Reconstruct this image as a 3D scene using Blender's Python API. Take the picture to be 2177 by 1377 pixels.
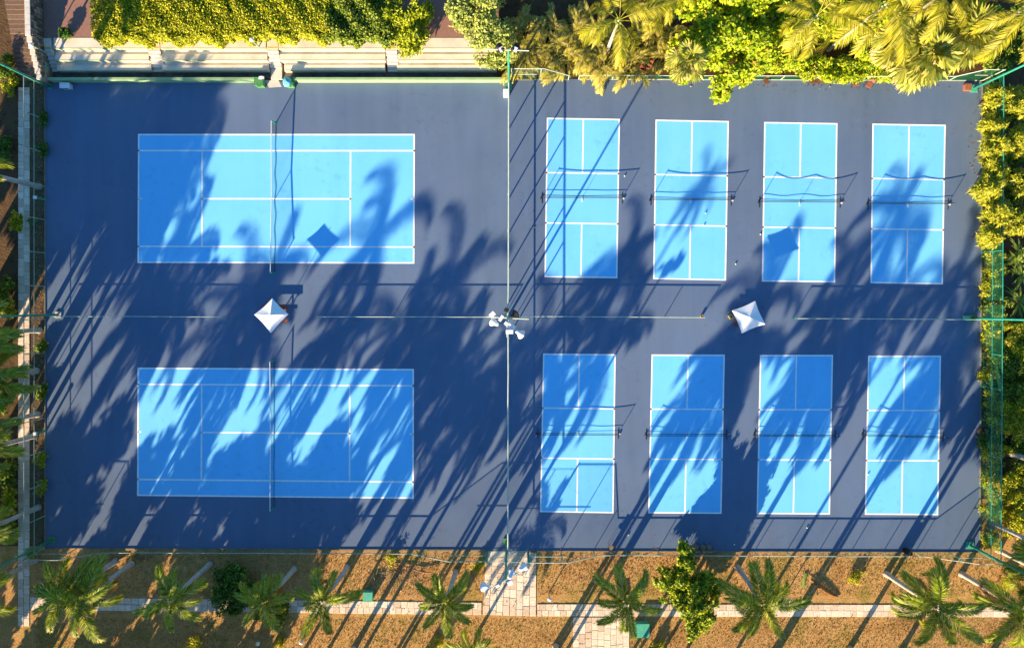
import bpy, math, random
import numpy as np
from mathutils import Vector, Matrix

for o in list(bpy.data.objects):
    bpy.data.objects.remove(o)
S = bpy.context.scene
C = S.collection
R = math.radians
random.seed(7)
NP = np.random.RandomState(11)

# ---------------------------------------------------------------- camera, sky, sun, exposure
H = 59.0                      # drone height over the courts
F = 1451.0                    # focal length in photograph pixels (2177 wide)
TILT = R(1.72)                # the drone camera leans a touch to the south
cd = bpy.data.cameras.new('camera')
cam = bpy.data.objects.new('camera', cd)
C.objects.link(cam)
cd.sensor_width = 36.0
cd.lens = F / 2177.0 * 36.0
cd.clip_start = 1.0
cd.clip_end = 800.0
cam.location = (0, 0, H)
cam.rotation_euler = (-TILT, 0, 0)
S.camera = cam

SUN_EL = R(17.3)
SUN_DIR = Vector((-0.5, -0.866, 0))            # towards the sun, on the ground
W = bpy.data.worlds.new('World')
S.world = W
W.use_nodes = True
wn = W.node_tree.nodes
wl = W.node_tree.links
wn.clear()
sky = wn.new('ShaderNodeTexSky')
sky.sky_type = 'NISHITA'
sky.sun_disc = False
sky.sun_elevation = SUN_EL
sky.sun_rotation = R(210)
sky.altitude = 0
sky.air_density = 2.0
sky.dust_density = 0.0
sky.ozone_density = 10.0
bg = wn.new('ShaderNodeBackground')
bg.inputs['Strength'].default_value = 0.083
wo = wn.new('ShaderNodeOutputWorld')
wl.new(sky.outputs[0], bg.inputs[0])
wl.new(bg.outputs[0], wo.inputs[0])

ld = bpy.data.lights.new('sun', 'SUN')
ld.energy = 5.0
ld.angle = R(0.47)
ld.color = (1.0, 0.77, 0.48)
sun = bpy.data.objects.new('sun', ld)
C.objects.link(sun)
d = Vector((-SUN_DIR.x * math.cos(SUN_EL), -SUN_DIR.y * math.cos(SUN_EL), -math.sin(SUN_EL)))
sun.rotation_euler = d.to_track_quat('-Z', 'Y').to_euler()
sun.location = (-40, -70, 40)

S.view_settings.view_transform = 'Standard'
S.view_settings.look = 'None'
S.view_settings.gamma = 1.0
S.view_settings.use_curve_mapping = False
S.view_settings.exposure = 1.63
S.cycles.max_bounces = 6
S.cycles.transparent_max_bounces = 12
S.cycles.use_denoising = True


# ---------------------------------------------------------------- helpers
def P(px, py, z=0.0):
    """world point at height z for a spot of the survey photograph"""
    x = (px - 1088.5) / F
    y = -(py - 688.5) / F
    c, s = math.cos(-TILT), math.sin(-TILT)
    dy = y * c + s          # rotate (x, y, -1) about X by -TILT
    dz = y * s - c
    t = (z - H) / dz
    return Vector((x * t, dy * t, z))


def tag(o, label=None, cat=None, group=None, kind=None):
    if label:
        o['label'] = label
    if cat:
        o['category'] = cat
    if group:
        o['group'] = group
    if kind:
        o['kind'] = kind
    return o


def empty(name, loc, rz=0.0):
    o = bpy.data.objects.new(name, None)
    C.objects.link(o)
    o.location = loc
    o.rotation_euler = (0, 0, rz)
    o.empty_display_size = 0.2
    return o


def link(name, me, parent=None, loc=None, rot=None, scale=None):
    o = bpy.data.objects.new(name, me)
    C.objects.link(o)
    if parent is not None:
        o.parent = parent
    if loc is not None:
        o.location = loc
    if rot is not None:
        o.rotation_euler = rot
    if scale is not None:
        o.scale = scale
    return o


def np_mesh(name, V, Q, mat, smooth=False):
    """mesh from an (n,3) vertex array and an (m,k) face array"""
    V = np.asarray(V, dtype=np.float32)
    Q = np.asarray(Q, dtype=np.int32)
    me = bpy.data.meshes.new(name)
    m, k = Q.shape
    me.vertices.add(len(V))
    me.vertices.foreach_set('co', V.ravel())
    me.loops.add(m * k)
    me.loops.foreach_set('vertex_index', Q.ravel())
    me.polygons.add(m)
    me.polygons.foreach_set('loop_start', np.arange(0, m * k, k, dtype=np.int32))
    me.polygons.foreach_set('loop_total', np.full(m, k, dtype=np.int32))
    if smooth:
        me.polygons.foreach_set('use_smooth', np.ones(m, dtype=bool))
    me.update(calc_edges=True)
    if mat:
        me.materials.append(mat)
    return me


class MB:
    """collects shapes for one mesh"""
    def __init__(self):
        self.v = []
        self.f = []

    def add(self, vs, fs):
        n = len(self.v)
        self.v += [tuple(p) for p in vs]
        self.f += [tuple(i + n for i in f) for f in fs]
        return self

    def box(self, c, s, rz=0.0, M=None):
        x, y, z = s[0] / 2, s[1] / 2, s[2] / 2
        vs = [Vector((a, b, e)) for a in (-x, x) for b in (-y, y) for e in (-z, z)]
        if M is None:
            M = Matrix.Rotation(rz, 3, 'Z')
        c = Vector(c)
        vs = [M @ p + c for p in vs]
        return self.add(vs, [(0, 1, 3, 2), (4, 6, 7, 5), (0, 4, 5, 1), (2, 3, 7, 6), (0, 2, 6, 4), (1, 5, 7, 3)])

    def bbox(self, x0, x1, y0, y1, z0, z1):
        return self.box(((x0 + x1) / 2, (y0 + y1) / 2, (z0 + z1) / 2), (abs(x1 - x0), abs(y1 - y0), abs(z1 - z0)))

    def prism(self, pts, z0, z1):
        n = len(pts)
        vs = [(p[0], p[1], z0) for p in pts] + [(p[0], p[1], z1) for p in pts]
        fs = [tuple(range(n))[::-1], tuple(range(n, 2 * n))]
        fs += [(i, (i + 1) % n, n + (i + 1) % n, n + i) for i in range(n)]
        return self.add(vs, fs)

    def tube(self, pts, rad, n=8, cap=True):
        pts = [Vector(p) for p in pts]
        if not hasattr(rad, '__len__'):
            rad = [rad] * len(pts)
        rings = []
        prev = None
        for i, p in enumerate(pts):
            a = pts[max(i - 1, 0)]
            b = pts[min(i + 1, len(pts) - 1)]
            t = (b - a)
            t = t.normalized() if t.length > 1e-9 else Vector((0, 0, 1))
            if prev is None:
                u = t.orthogonal().normalized()
            else:
                u = prev - t * prev.dot(t)
                u = u.normalized() if u.length > 1e-6 else t.orthogonal().normalized()
            prev = u
            w = t.cross(u)
            rings.append([p + (u * math.cos(2 * math.pi * k / n) + w * math.sin(2 * math.pi * k / n)) * rad[i] for k in range(n)])
        vs = [p for r in rings for p in r]
        fs = []
        for i in range(len(pts) - 1):
            for k in range(n):
                k2 = (k + 1) % n
                fs.append((i * n + k, i * n + k2, (i + 1) * n + k2, (i + 1) * n + k))
        if cap:
            fs.append(tuple(range(n))[::-1])
            m = (len(pts) - 1) * n
            fs.append(tuple(range(m, m + n)))
        return self.add(vs, fs)

    def lathe(self, prof, n=16, c=(0, 0, 0), M=None):
        c = Vector(c)
        vs = []
        for r, z in prof:
            for k in range(n):
                p = Vector((r * math.cos(2 * math.pi * k / n), r * math.sin(2 * math.pi * k / n), z))
                if M is not None:
                    p = M @ p
                vs.append(p + c)
        fs = []
        for i in range(len(prof) - 1):
            for k in range(n):
                k2 = (k + 1) % n
                fs.append((i * n + k, i * n + k2, (i + 1) * n + k2, (i + 1) * n + k))
        fs.append(tuple(range(n))[::-1])
        m = (len(prof) - 1) * n
        fs.append(tuple(range(m, m + n)))
        return self.add(vs, fs)

    def mesh(self, name, mat, smooth=False):
        me = bpy.data.meshes.new(name)
        me.from_pydata(self.v, [], self.f)
        me.update()
        if smooth:
            me.polygons.foreach_set('use_smooth', np.ones(len(me.polygons), dtype=bool))
        if mat:
            me.materials.append(mat)
        return me

    def build(self, name, mat, parent=None, smooth=False, **kw):
        return link(name, self.mesh(name, mat, smooth), parent, **kw)


# ---------------------------------------------------------------- materials
def new_mat(name):
    m = bpy.data.materials.new(name)
    m.use_nodes = True
    nt = m.node_tree
    nt.nodes.clear()
    out = nt.nodes.new('ShaderNodeOutputMaterial')
    return m, nt, nt.nodes, nt.links, out


def ramp(nodes, stops, interp='LINEAR'):
    r = nodes.new('ShaderNodeValToRGB')
    r.color_ramp.interpolation = interp
    e = r.color_ramp.elements
    while len(e) < len(stops):
        e.new(0.5)
    for i, (p, c) in enumerate(stops):
        e[i].position = p
        e[i].color = (c[0], c[1], c[2], 1)
    return r


def surf(name, c1, c2, scale=2.0, rough=0.8, bump=0.0, bscale=30.0, c3=None, detail=6.0, stretch=None, metallic=0.0, spec=0.3):
    """two or three tone surface with object/world noise"""
    m, nt, N, L, out = new_mat(name)
    p = N.new('ShaderNodeBsdfPrincipled')
    g = N.new('ShaderNodeNewGeometry')
    mp = N.new('ShaderNodeMapping')
    L.new(g.outputs['Position'], mp.inputs[0])
    if stretch:
        mp.inputs['Scale'].default_value = stretch
    n = N.new('ShaderNodeTexNoise')
    n.inputs['Scale'].default_value = scale
    n.inputs['Detail'].default_value = detail
    n.inputs['Roughness'].default_value = 0.65
    L.new(mp.outputs[0], n.inputs['Vector'])
    st = [(0.32, c1), (0.68, c2)] if c3 is None else [(0.28, c1), (0.5, c2), (0.72, c3)]
    r = ramp(N, st)
    L.new(n.outputs[0], r.inputs[0])
    L.new(r.outputs[0], p.inputs['Base Color'])
    p.inputs['Roughness'].default_value = rough
    p.inputs['Metallic'].default_value = metallic
    p.inputs['Specular IOR Level'].default_value = spec
    if bump:
        b = N.new('ShaderNodeBump')
        b.inputs['Strength'].default_value = 1.0
        b.inputs['Distance'].default_value = bump
        n2 = N.new('ShaderNodeTexNoise')
        n2.inputs['Scale'].default_value = bscale
        n2.inputs['Detail'].default_value = 4
        L.new(g.outputs['Position'], n2.inputs['Vector'])
        L.new(n2.outputs[0], b.inputs['Height'])
        L.new(b.outputs[0], p.inputs['Normal'])
    L.new(p.outputs[0], out.inputs[0])
    return m


def court_paint(name, base, var, spec=0.25):
    """acrylic court paint: broad fading, roller streaks along Y, fine grain, a few scuffs"""
    m, nt, N, L, out = new_mat(name)
    p = N.new('ShaderNodeBsdfPrincipled')
    g = N.new('ShaderNodeNewGeometry')
    def noise(scale, st=None, detail=5.0):
        mp = N.new('ShaderNodeMapping')
        L.new(g.outputs['Position'], mp.inputs[0])
        if st:
            mp.inputs['Scale'].default_value = st
        n = N.new('ShaderNodeTexNoise')
        n.inputs['Scale'].default_value = scale
        n.inputs['Detail'].default_value = detail
        L.new(mp.outputs[0], n.inputs['Vector'])
        return n.outputs[0]
    a = noise(0.09, None, 4)
    b = noise(0.9, (1.0, 0.10, 1.0), 3)
    c = noise(14.0, None, 3)
    def mr(sock, lo, hi):
        q = N.new('ShaderNodeMapRange')
        q.inputs[1].default_value = 0.3
        q.inputs[2].default_value = 0.7
        q.inputs[3].default_value = lo
        q.inputs[4].default_value = hi
        L.new(sock, q.inputs[0])
        return q.outputs[0]
    def mul(x, y):
        q = N.new('ShaderNodeMath')
        q.operation = 'MULTIPLY'
        L.new(x, q.inputs[0])
        L.new(y, q.inputs[1])
        return q.outputs[0]
    f = mul(mul(mr(a, 1 - var, 1 + var), mr(b, 1 - var * 0.6, 1 + var * 0.6)), mr(c, 0.96, 1.04))
    hs = N.new('ShaderNodeVectorMath')
    hs.operation = 'SCALE'
    hs.inputs[0].default_value = base
    L.new(f, hs.inputs['Scale'])
    # pale worn dust in a slow pattern
    mx = N.new('ShaderNodeMix')
    mx.data_type = 'RGBA'
    mx.inputs[7].default_value = (base[0] * 1.3 + 0.012, base[1] * 1.12 + 0.01, base[2] * 1.02, 1)
    L.new(hs.outputs[0], mx.inputs[6])
    L.new(mr(noise(0.25, None, 6), 0.0, 0.45), mx.inputs[0])
    # dried water marks and scuffs
    vn = noise(1.7, None, 8)
    rr_ = ramp(N, [(0.0, (0.80, 0.80, 0.80)), (0.36, (0.90, 0.90, 0.90)), (0.43, (1, 1, 1)), (0.64, (1, 1, 1)), (0.70, (1.12, 1.10, 1.06))])
    L.new(vn, rr_.inputs[0])
    big = ramp(N, [(0.44, (0, 0, 0)), (0.60, (0.95, 0.95, 0.95))])
    L.new(noise(0.16, None, 3), big.inputs[0])
    m2 = N.new('ShaderNodeMix')
    m2.data_type = 'RGBA'
    m2.blend_type = 'MULTIPLY'
    L.new(big.outputs[0], m2.inputs[0])
    L.new(mx.outputs[2], m2.inputs[6])
    L.new(rr_.outputs[0], m2.inputs[7])
    L.new(m2.outputs[2], p.inputs['Base Color'])
    p.inputs['Roughness'].default_value = 0.75
    p.inputs['Specular IOR Level'].default_value = spec
    bp = N.new('ShaderNodeBump')
    bp.inputs['Distance'].default_value = 0.004
    n2 = N.new('ShaderNodeTexNoise')
    n2.inputs['Scale'].default_value = 60
    L.new(g.outputs['Position'], n2.inputs['Vector'])
    L.new(n2.outputs[0], bp.inputs['Height'])
    L.new(bp.outputs[0], p.inputs['Normal'])
    L.new(p.outputs[0], out.inputs[0])
    return m


def leaf_mat(name, stops, trans=0.35, rough=0.5):
    """leaf: each leaf its own tone, some light through it"""
    m, nt, N, L, out = new_mat(name)
    g = N.new('ShaderNodeNewGeometry')
    r = ramp(N, stops)
    L.new(g.outputs['Random Per Island'], r.inputs[0])
    p = N.new('ShaderNodeBsdfPrincipled')
    p.inputs['Roughness'].default_value = rough
    p.inputs['Specular IOR Level'].default_value = 0.35
    L.new(r.outputs[0], p.inputs['Base Color'])
    t = N.new('ShaderNodeBsdfTranslucent')
    mc = N.new('ShaderNodeMix')
    mc.data_type = 'RGBA'
    mc.blend_type = 'MULTIPLY'
    mc.inputs[0].default_value = 1.0
    mc.inputs[7].default_value = (1.35, 1.25, 0.45, 1)
    L.new(r.outputs[0], mc.inputs[6])
    L.new(mc.outputs[2], t.inputs[0])
    mx = N.new('ShaderNodeMixShader')
    mx.inputs[0].default_value = trans
    L.new(p.outputs[0], mx.inputs[1])
    L.new(t.outputs[0], mx.inputs[2])
    L.new(mx.outputs[0], out.inputs[0])
    return m


def mesh_mat(name, col, alpha):
    """wire mesh / netting too fine to resolve: thin threads with open holes"""
    m, nt, N, L, out = new_mat(name)
    p = N.new('ShaderNodeBsdfPrincipled')
    p.inputs['Base Color'].default_value = (*col, 1)
    p.inputs['Roughness'].default_value = 0.6
    t = N.new('ShaderNodeBsdfTransparent')
    g = N.new('ShaderNodeNewGeometry')
    n = N.new('ShaderNodeTexNoise')
    n.inputs['Scale'].default_value = 0.7
    L.new(g.outputs['Position'], n.inputs['Vector'])
    q = N.new('ShaderNodeMapRange')
    q.inputs[1].default_value = 0.3
    q.inputs[2].default_value = 0.7
    q.inputs[3].default_value = alpha * 0.75
    q.inputs[4].default_value = alpha * 1.25
    L.new(n.outputs[0], q.inputs[0])
    mx = N.new('ShaderNodeMixShader')
    L.new(q.outputs[0], mx.inputs[0])
    L.new(t.outputs[0], mx.inputs[1])
    L.new(p.outputs[0], mx.inputs[2])
    L.new(mx.outputs[0], out.inputs[0])
    return m


def piece_mat(name, stops, scale=6.0, rough=0.85):
    """slabs and stones: a tone per piece plus fine grain"""
    m, nt, N, L, out = new_mat(name)
    p = N.new('ShaderNodeBsdfPrincipled')
    oi = N.new('ShaderNodeObjectInfo')
    r = ramp(N, stops)
    L.new(oi.outputs['Random'], r.inputs[0])
    g = N.new('ShaderNodeNewGeometry')
    n = N.new('ShaderNodeTexNoise')
    n.inputs['Scale'].default_value = scale
    n.inputs['Detail'].default_value = 6
    L.new(g.outputs['Position'], n.inputs['Vector'])
    q = N.new('ShaderNodeMapRange')
    q.inputs[1].default_value = 0.3
    q.inputs[2].default_value = 0.7
    q.inputs[3].default_value = 0.78
    q.inputs[4].default_value = 1.12
    L.new(n.outputs[0], q.inputs[0])
    v = N.new('ShaderNodeVectorMath')
    v.operation = 'SCALE'
    L.new(r.outputs[0], v.inputs[0])
    L.new(q.outputs[0], v.inputs['Scale'])
    L.new(v.outputs[0], p.inputs['Base Color'])
    p.inputs['Roughness'].default_value = rough
    b = N.new('ShaderNodeBump')
    b.inputs['Distance'].default_value = 0.01
    L.new(n.outputs[0], b.inputs['Height'])
    L.new(b.outputs[0], p.inputs['Normal'])
    L.new(p.outputs[0], out.inputs[0])
    return m


def lawn_mat():
    m, nt, N, L, out = new_mat('dry_lawn')
    p = N.new('ShaderNodeBsdfPrincipled')
    g = N.new('ShaderNodeNewGeometry')
    def noise(s, d=6.0):
        n = N.new('ShaderNodeTexNoise')
        n.inputs['Scale'].default_value = s
        n.inputs['Detail'].default_value = d
        n.inputs['Roughness'].default_value = 0.7
        L.new(g.outputs['Position'], n.inputs['Vector'])
        return n.outputs[0]
    r1 = ramp(N, [(0.30, (0.18, 0.10, 0.035)), (0.40, (0.38, 0.20, 0.07)), (0.50, (0.50, 0.29, 0.115)), (0.59, (0.28, 0.20, 0.05)), (0.70, (0.17, 0.175, 0.035))])
    L.new(noise(0.33), r1.inputs[0])
    r2 = ramp(N, [(0.34, (0.17, 0.10, 0.025)), (0.5, (0.44, 0.25, 0.085)), (0.66, (0.68, 0.42, 0.17))])
    L.new(noise(5.0), r2.inputs[0])
    mx = N.new('ShaderNodeMix')
    mx.data_type = 'RGBA'
    mx.inputs[0].default_value = 0.34
    L.new(r1.outputs[0], mx.inputs[6])
    L.new(r2.outputs[0], mx.inputs[7])
    L.new(mx.outputs[2], p.inputs['Base Color'])
    p.inputs['Roughness'].default_value = 0.95
    p.inputs['Specular IOR Level'].default_value = 0.1
    b = N.new('ShaderNodeBump')
    b.inputs['Distance'].default_value = 0.05
    L.new(noise(9.0, 5), b.inputs['Height'])
    L.new(b.outputs[0], p.inputs['Normal'])
    L.new(p.outputs[0], out.inputs[0])
    return m


def brick_mat():
    m, nt, N, L, out = new_mat('brick_paving')
    p = N.new('ShaderNodeBsdfPrincipled')
    g = N.new('ShaderNodeNewGeometry')
    b = N.new('ShaderNodeTexBrick')
    b.inputs['Color1'].default_value = (0.36, 0.17, 0.12, 1)
    b.inputs['Color2'].default_value = (0.27, 0.13, 0.10, 1)
    b.inputs['Mortar'].default_value = (0.16, 0.11, 0.09, 1)
    b.inputs['Scale'].default_value = 3.2
    b.inputs['Mortar Size'].default_value = 0.03
    L.new(g.outputs['Position'], b.inputs['Vector'])
    L.new(b.outputs[0], p.inputs['Base Color'])
    p.inputs['Roughness'].default_value = 0.85
    L.new(p.outputs[0], out.inputs[0])
    return m


DARK = court_paint('court_paint_dark_blue', (0.095, 0.150, 0.258), 0.12)
LIGHT = court_paint('court_paint_light_blue', (0.155, 0.555, 0.96), 0.06)
WHITE = surf('line_paint', (0.66, 0.70, 0.74), (0.88, 0.88, 0.88), 2.2, 0.7, c3=(0.90, 0.90, 0.90))
LAWN = lawn_mat()
SOIL = surf('soil', (0.035, 0.020, 0.010), (0.10, 0.055, 0.025), 1.2, 0.95, 0.06, 6.0, c3=(0.09, 0.065, 0.025))
CONC = surf('terrace_concrete', (0.58, 0.47, 0.37), (0.72, 0.61, 0.49), 0.7, 0.9, 0.01, 20, c3=(0.80, 0.70, 0.57))
CONC2 = surf('pale_concrete', (0.50, 0.47, 0.42), (0.66, 0.62, 0.56), 2.0, 0.9, 0.01, 20)
SHADECONC = surf('drain_concrete_shaded', (0.05, 0.045, 0.04), (0.16, 0.13, 0.11), 1.2, 0.9, 0.01, 20)  # concrete colour darkened to carry the shade of the low green wall
GREENPAINT = surf('green_wall_paint', (0.24, 0.40, 0.20), (0.32, 0.47, 0.26), 1.5, 0.8)
GREENEDGE = surf('green_edge_paint', (0.30, 0.42, 0.27), (0.50, 0.54, 0.38), 1.2, 0.8)
YELLOW = surf('yellow_edge_paint', (0.60, 0.36, 0.03), (0.70, 0.46, 0.08), 6.0, 0.8)
BRICK = brick_mat()
SLAB = piece_mat('paving_slab', [(0.0, (0.56, 0.42, 0.31)), (0.35, (0.68, 0.54, 0.42)), (0.7, (0.75, 0.62, 0.49)), (1.0, (0.82, 0.70, 0.57))])
STONE = piece_mat('wall_stone', [(0.0, (0.10, 0.075, 0.05)), (0.5, (0.22, 0.17, 0.12)), (1.0, (0.36, 0.29, 0.22))])
STEPM = piece_mat('stair_step', [(0.0, (0.13, 0.08, 0.055)), (1.0, (0.19, 0.12, 0.08))])
RAIL = surf('green_steel', (0.02, 0.24, 0.17), (0.04, 0.33, 0.24), 4.0, 0.45)
RAILPALE = surf('weathered_green_rail', (0.36, 0.46, 0.38), (0.54, 0.60, 0.52), 2.0, 0.6)
RAILGREY = surf('galvanised_rail', (0.20, 0.33, 0.28), (0.38, 0.46, 0.40), 2.0, 0.55)
WIRE = mesh_mat('chain_link', (0.06, 0.20, 0.14), 0.16)
WIREFINE = mesh_mat('chain_link_fine', (0.20, 0.36, 0.26), 0.10)
SCREEN = mesh_mat('green_screen_mesh', (0.02, 0.20, 0.11), 0.22)
NET = mesh_mat('black_net', (0.015, 0.015, 0.02), 0.20)
NETFINE = mesh_mat('fine_net', (0.01, 0.012, 0.02), 0.06)
BLACK = surf('black_steel', (0.012, 0.012, 0.014), (0.03, 0.03, 0.03), 8.0, 0.5)
TAPE = surf('white_tape', (0.75, 0.75, 0.75), (0.85, 0.85, 0.84), 5.0, 0.7)
BAND = surf('navy_tape', (0.015, 0.03, 0.08), (0.03, 0.05, 0.12), 5.0, 0.7)
CANVAS = surf('white_canvas', (0.84, 0.84, 0.85), (0.90, 0.90, 0.90), 1.5, 0.8)
WOOD = surf('stained_wood', (0.22, 0.06, 0.025), (0.36, 0.11, 0.05), 3.0, 0.55, stretch=(1, 8, 8))
WICKER = surf('brown_wicker', (0.10, 0.045, 0.02), (0.22, 0.11, 0.06), 20.0, 0.7)
TANSEAT = surf('tan_seat', (0.20, 0.13, 0.08), (0.32, 0.22, 0.14), 12.0, 0.7)
LAMPW = surf('lamp_housing', (0.72, 0.72, 0.74), (0.84, 0.84, 0.86), 4.0, 0.4)
UTIL = surf('utility_green', (0.05, 0.34, 0.24), (0.09, 0.42, 0.30), 3.0, 0.6)
BARK = surf('palm_bark', (0.30, 0.26, 0.23), (0.55, 0.51, 0.48), 2.5, 0.9, 0.02, 14, stretch=(1, 1, 4))
BARKB = surf('brown_bark', (0.09, 0.06, 0.04), (0.22, 0.16, 0.11), 5.0, 0.9, 0.03, 12)
SHAFT = surf('crownshaft', (0.10, 0.20, 0.03), (0.20, 0.28, 0.06), 3.0, 0.5)
STALK = surf('frond_stalk', (0.20, 0.22, 0.05), (0.34, 0.32, 0.10), 4.0, 0.6)
DRYFROND = leaf_mat('dry_frond', [(0.0, (0.20, 0.09, 0.03)), (0.6, (0.36, 0.18, 0.07)), (1.0, (0.46, 0.28, 0.13))], 0.2)
L_ROYAL = leaf_mat('royal_palm_leaf', [(0.0, (0.076, 0.134, 0.010)), (0.45, (0.265, 0.378, 0.024)), (0.8, (0.581, 0.578, 0.072)), (0.95, (0.608, 0.578, 0.288)), (1.0, (0.608, 0.445, 0.168))], 0.42)
L_COCO = leaf_mat('coconut_leaf', [(0.0, (0.14, 0.18, 0.008)), (0.45, (0.4, 0.4, 0.015)), (0.85, (0.62, 0.55, 0.04)), (1.0, (0.7, 0.56, 0.22))], 0.42)
L_FAN = leaf_mat('fan_palm_leaf', [(0.0, (0.16, 0.22, 0.02)), (0.5, (0.4, 0.42, 0.06)), (1.0, (0.64, 0.58, 0.16))], 0.36)
L_FANDRY = leaf_mat('fan_palm_dead_leaf', [(0.0, (0.510, 0.360, 0.150)), (1.0, (0.780, 0.690, 0.390))], 0.2)
L_ARECA = leaf_mat('areca_leaf', [(0.0, (0.18, 0.22, 0.02)), (0.5, (0.46, 0.42, 0.05)), (0.85, (0.62, 0.5, 0.14)), (1.0, (0.68, 0.54, 0.3))], 0.35)
L_HEDGE = leaf_mat('hedge_leaf', [(0.0, (0.084, 0.132, 0.005)), (0.45, (0.324, 0.384, 0.007)), (0.85, (0.648, 0.636, 0.014)), (1.0, (0.720, 0.600, 0.072))], 0.3)
L_SHEDGE = leaf_mat('spiky_shrub_leaf', [(0.0, (0.081, 0.149, 0.007)), (0.5, (0.322, 0.414, 0.011)), (1.0, (0.644, 0.644, 0.023))], 0.3)
L_PALE = leaf_mat('pale_tree_leaf', [(0.0, (0.13, 0.2, 0.04)), (0.5, (0.36, 0.44, 0.09)), (1.0, (0.58, 0.6, 0.18))], 0.32)
L_ALMOND = leaf_mat('bright_tree_leaf', [(0.0, (0.112, 0.213, 0.007)), (0.5, (0.358, 0.493, 0.011)), (0.93, (0.650, 0.694, 0.022)), (1.0, (0.616, 0.336, 0.090))], 0.38)
L_FICUS = leaf_mat('ficus_leaf', [(0.0, (0.03, 0.08, 0.008)), (0.5, (0.11, 0.2, 0.015)), (0.85, (0.34, 0.42, 0.03)), (1.0, (0.52, 0.5, 0.06))], 0.32)
L_DARK = leaf_mat('dark_shrub_leaf', [(0.0, (0.03, 0.08, 0.01)), (0.6, (0.08, 0.19, 0.02)), (1.0, (0.22, 0.34, 0.04))], 0.25)
L_BAMBOO = leaf_mat('bamboo_leaf', [(0.0, (0.154, 0.209, 0.011)), (0.5, (0.396, 0.440, 0.017)), (1.0, (0.704, 0.605, 0.077))], 0.38)
L_STRAP = leaf_mat('strap_leaf', [(0.0, (0.108, 0.198, 0.022)), (1.0, (0.360, 0.432, 0.054))], 0.3)
L_FICUS2 = leaf_mat('garden_ficus_leaf', [(0.0, (0.05, 0.12, 0.008)), (0.45, (0.20, 0.31, 0.016)), (0.8, (0.46, 0.54, 0.03)), (1.0, (0.66, 0.62, 0.07))], 0.36)
BLUECLOTH = surf('turquoise_plastic', (0.03, 0.35, 0.50), (0.25, 0.60, 0.70), 9.0, 0.4)
BINGREEN = surf('bin_green', (0.05, 0.22, 0.07), (0.10, 0.30, 0.11), 4.0, 0.6)
RUST = surf('rust_brown', (0.24, 0.08, 0.04), (0.36, 0.14, 0.08), 6.0, 0.8)
YELLOWP = surf('yellow_plastic', (0.70, 0.42, 0.05), (0.80, 0.55, 0.15), 9.0, 0.5)
KERB = surf('weathered_kerb', (0.14, 0.13, 0.10), (0.26, 0.22, 0.16), 2.0, 0.9)
BALL = surf('ball_felt', (0.70, 0.75, 0.35), (0.80, 0.82, 0.55), 30.0, 0.9)
# ---------------------------------------------------------------- ground, courts, markings
def sheet(name, pts, z, mat, label, px=True, kind='structure'):
    ps = [P(a, b, z) for a, b in pts] if px else [Vector((a, b, z)) for a, b in pts]
    m = MB()
    m.add(ps, [tuple(range(len(ps)))[::-1]])
    o = m.build(name, mat)
    me = o.data
    if me.polygons[0].normal.z < 0:
        me.flip_normals()
    return tag(o, label, None, None, kind)


sheet('ground', [(-400, -400), (400, -400), (400, 400), (-400, 400)], -0.05, SOIL, 'bare brown soil around the blue courts', px=False)
sheet('lawn', [(-1500, 1160), (2083, 1160), (2083, 1060), (4000, 1060), (4000, 3200), (-1500, 3200)], -0.03, LAWN, 'dry brown grass below the courts')

sheet('court_surface', [(97, 174), (1084, 174), (1084, 168), (2087, 170), (2083, 1173), (1084, 1171), (97, 1164)], 0.0, DARK,
      'dark blue painted surround of all the courts')


def bil(q, u, v):
    a = q[0].lerp(q[1], u)
    b = q[3].lerp(q[2], u)
    return a.lerp(b, v)


def court(name, label, corners, L_, W_, lines, lw, zc=0.004, cat=None, long_v=False):
    """L_ x W_ metres; u runs along the first edge, v down the second; lines are metre segments on (u,v)"""
    q = [P(*c) for c in corners]
    root = MB().add([Vector((p.x, p.y, zc)) for p in q], [(3, 2, 1, 0)]).build(name, LIGHT)
    if root.data.polygons[0].normal.z < 0:
        root.data.flip_normals()
    tag(root, label, None, 'painted courts', 'structure')
    for (u0, v0, u1, v1) in lines:
        hor = abs(u1 - u0) > abs(v1 - v0)
        h = lw / 2
        if hor:
            rect = [(u0 - h, v0 - h), (u1 + h, v0 - h), (u1 + h, v0 + h), (u0 - h, v0 + h)]
            z = zc + 0.004
        else:
            rect = [(u0 - h, v0 + h), (u0 + h, v0 + h), (u0 + h, v1 - h), (u0 - h, v1 - h)]
            z = zc + 0.004
        vs = []
        for (a, b) in rect:
            p = bil(q, a / L_, b / W_)
            vs.append(Vector((p.x, p.y, z)))
        o = MB().add(vs, [(3, 2, 1, 0)]).build('line', WHITE, root)
        if o.data.polygons[0].normal.z < 0:
            o.data.flip_normals()
    return q


TL, TW = 23.77, 10.97
tl = []
tl += [(0, 0, TL, 0), (0, TW, TL, TW), (0, 0, 0, TW), (TL, 0, TL, TW)]
tl += [(0, 1.37, TL, 1.37), (0, TW - 1.37, TL, TW - 1.37)]
s1, s2 = TL / 2 - 6.4, TL / 2 + 6.4
tl += [(s1, 1.37, s1, TW - 1.37), (s2, 1.37, s2, TW - 1.37), (s1, TW / 2, s2, TW / 2)]
tl += [(0.05, TW / 2, 0.22, TW / 2), (TL - 0.22, TW / 2, TL - 0.05, TW / 2)]
T1 = court('tennis_court', 'light blue tennis court in the upper left', [(295, 286.5), (880.5, 286.5), (879.5, 559), (294, 557.5)], TL, TW, tl, 0.13)
T2 = court('tennis_court', 'light blue tennis court in the lower left', [(294, 782.5), (878.5, 785.5), (878, 1058), (293, 1052)], TL, TW, tl, 0.13)

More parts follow.
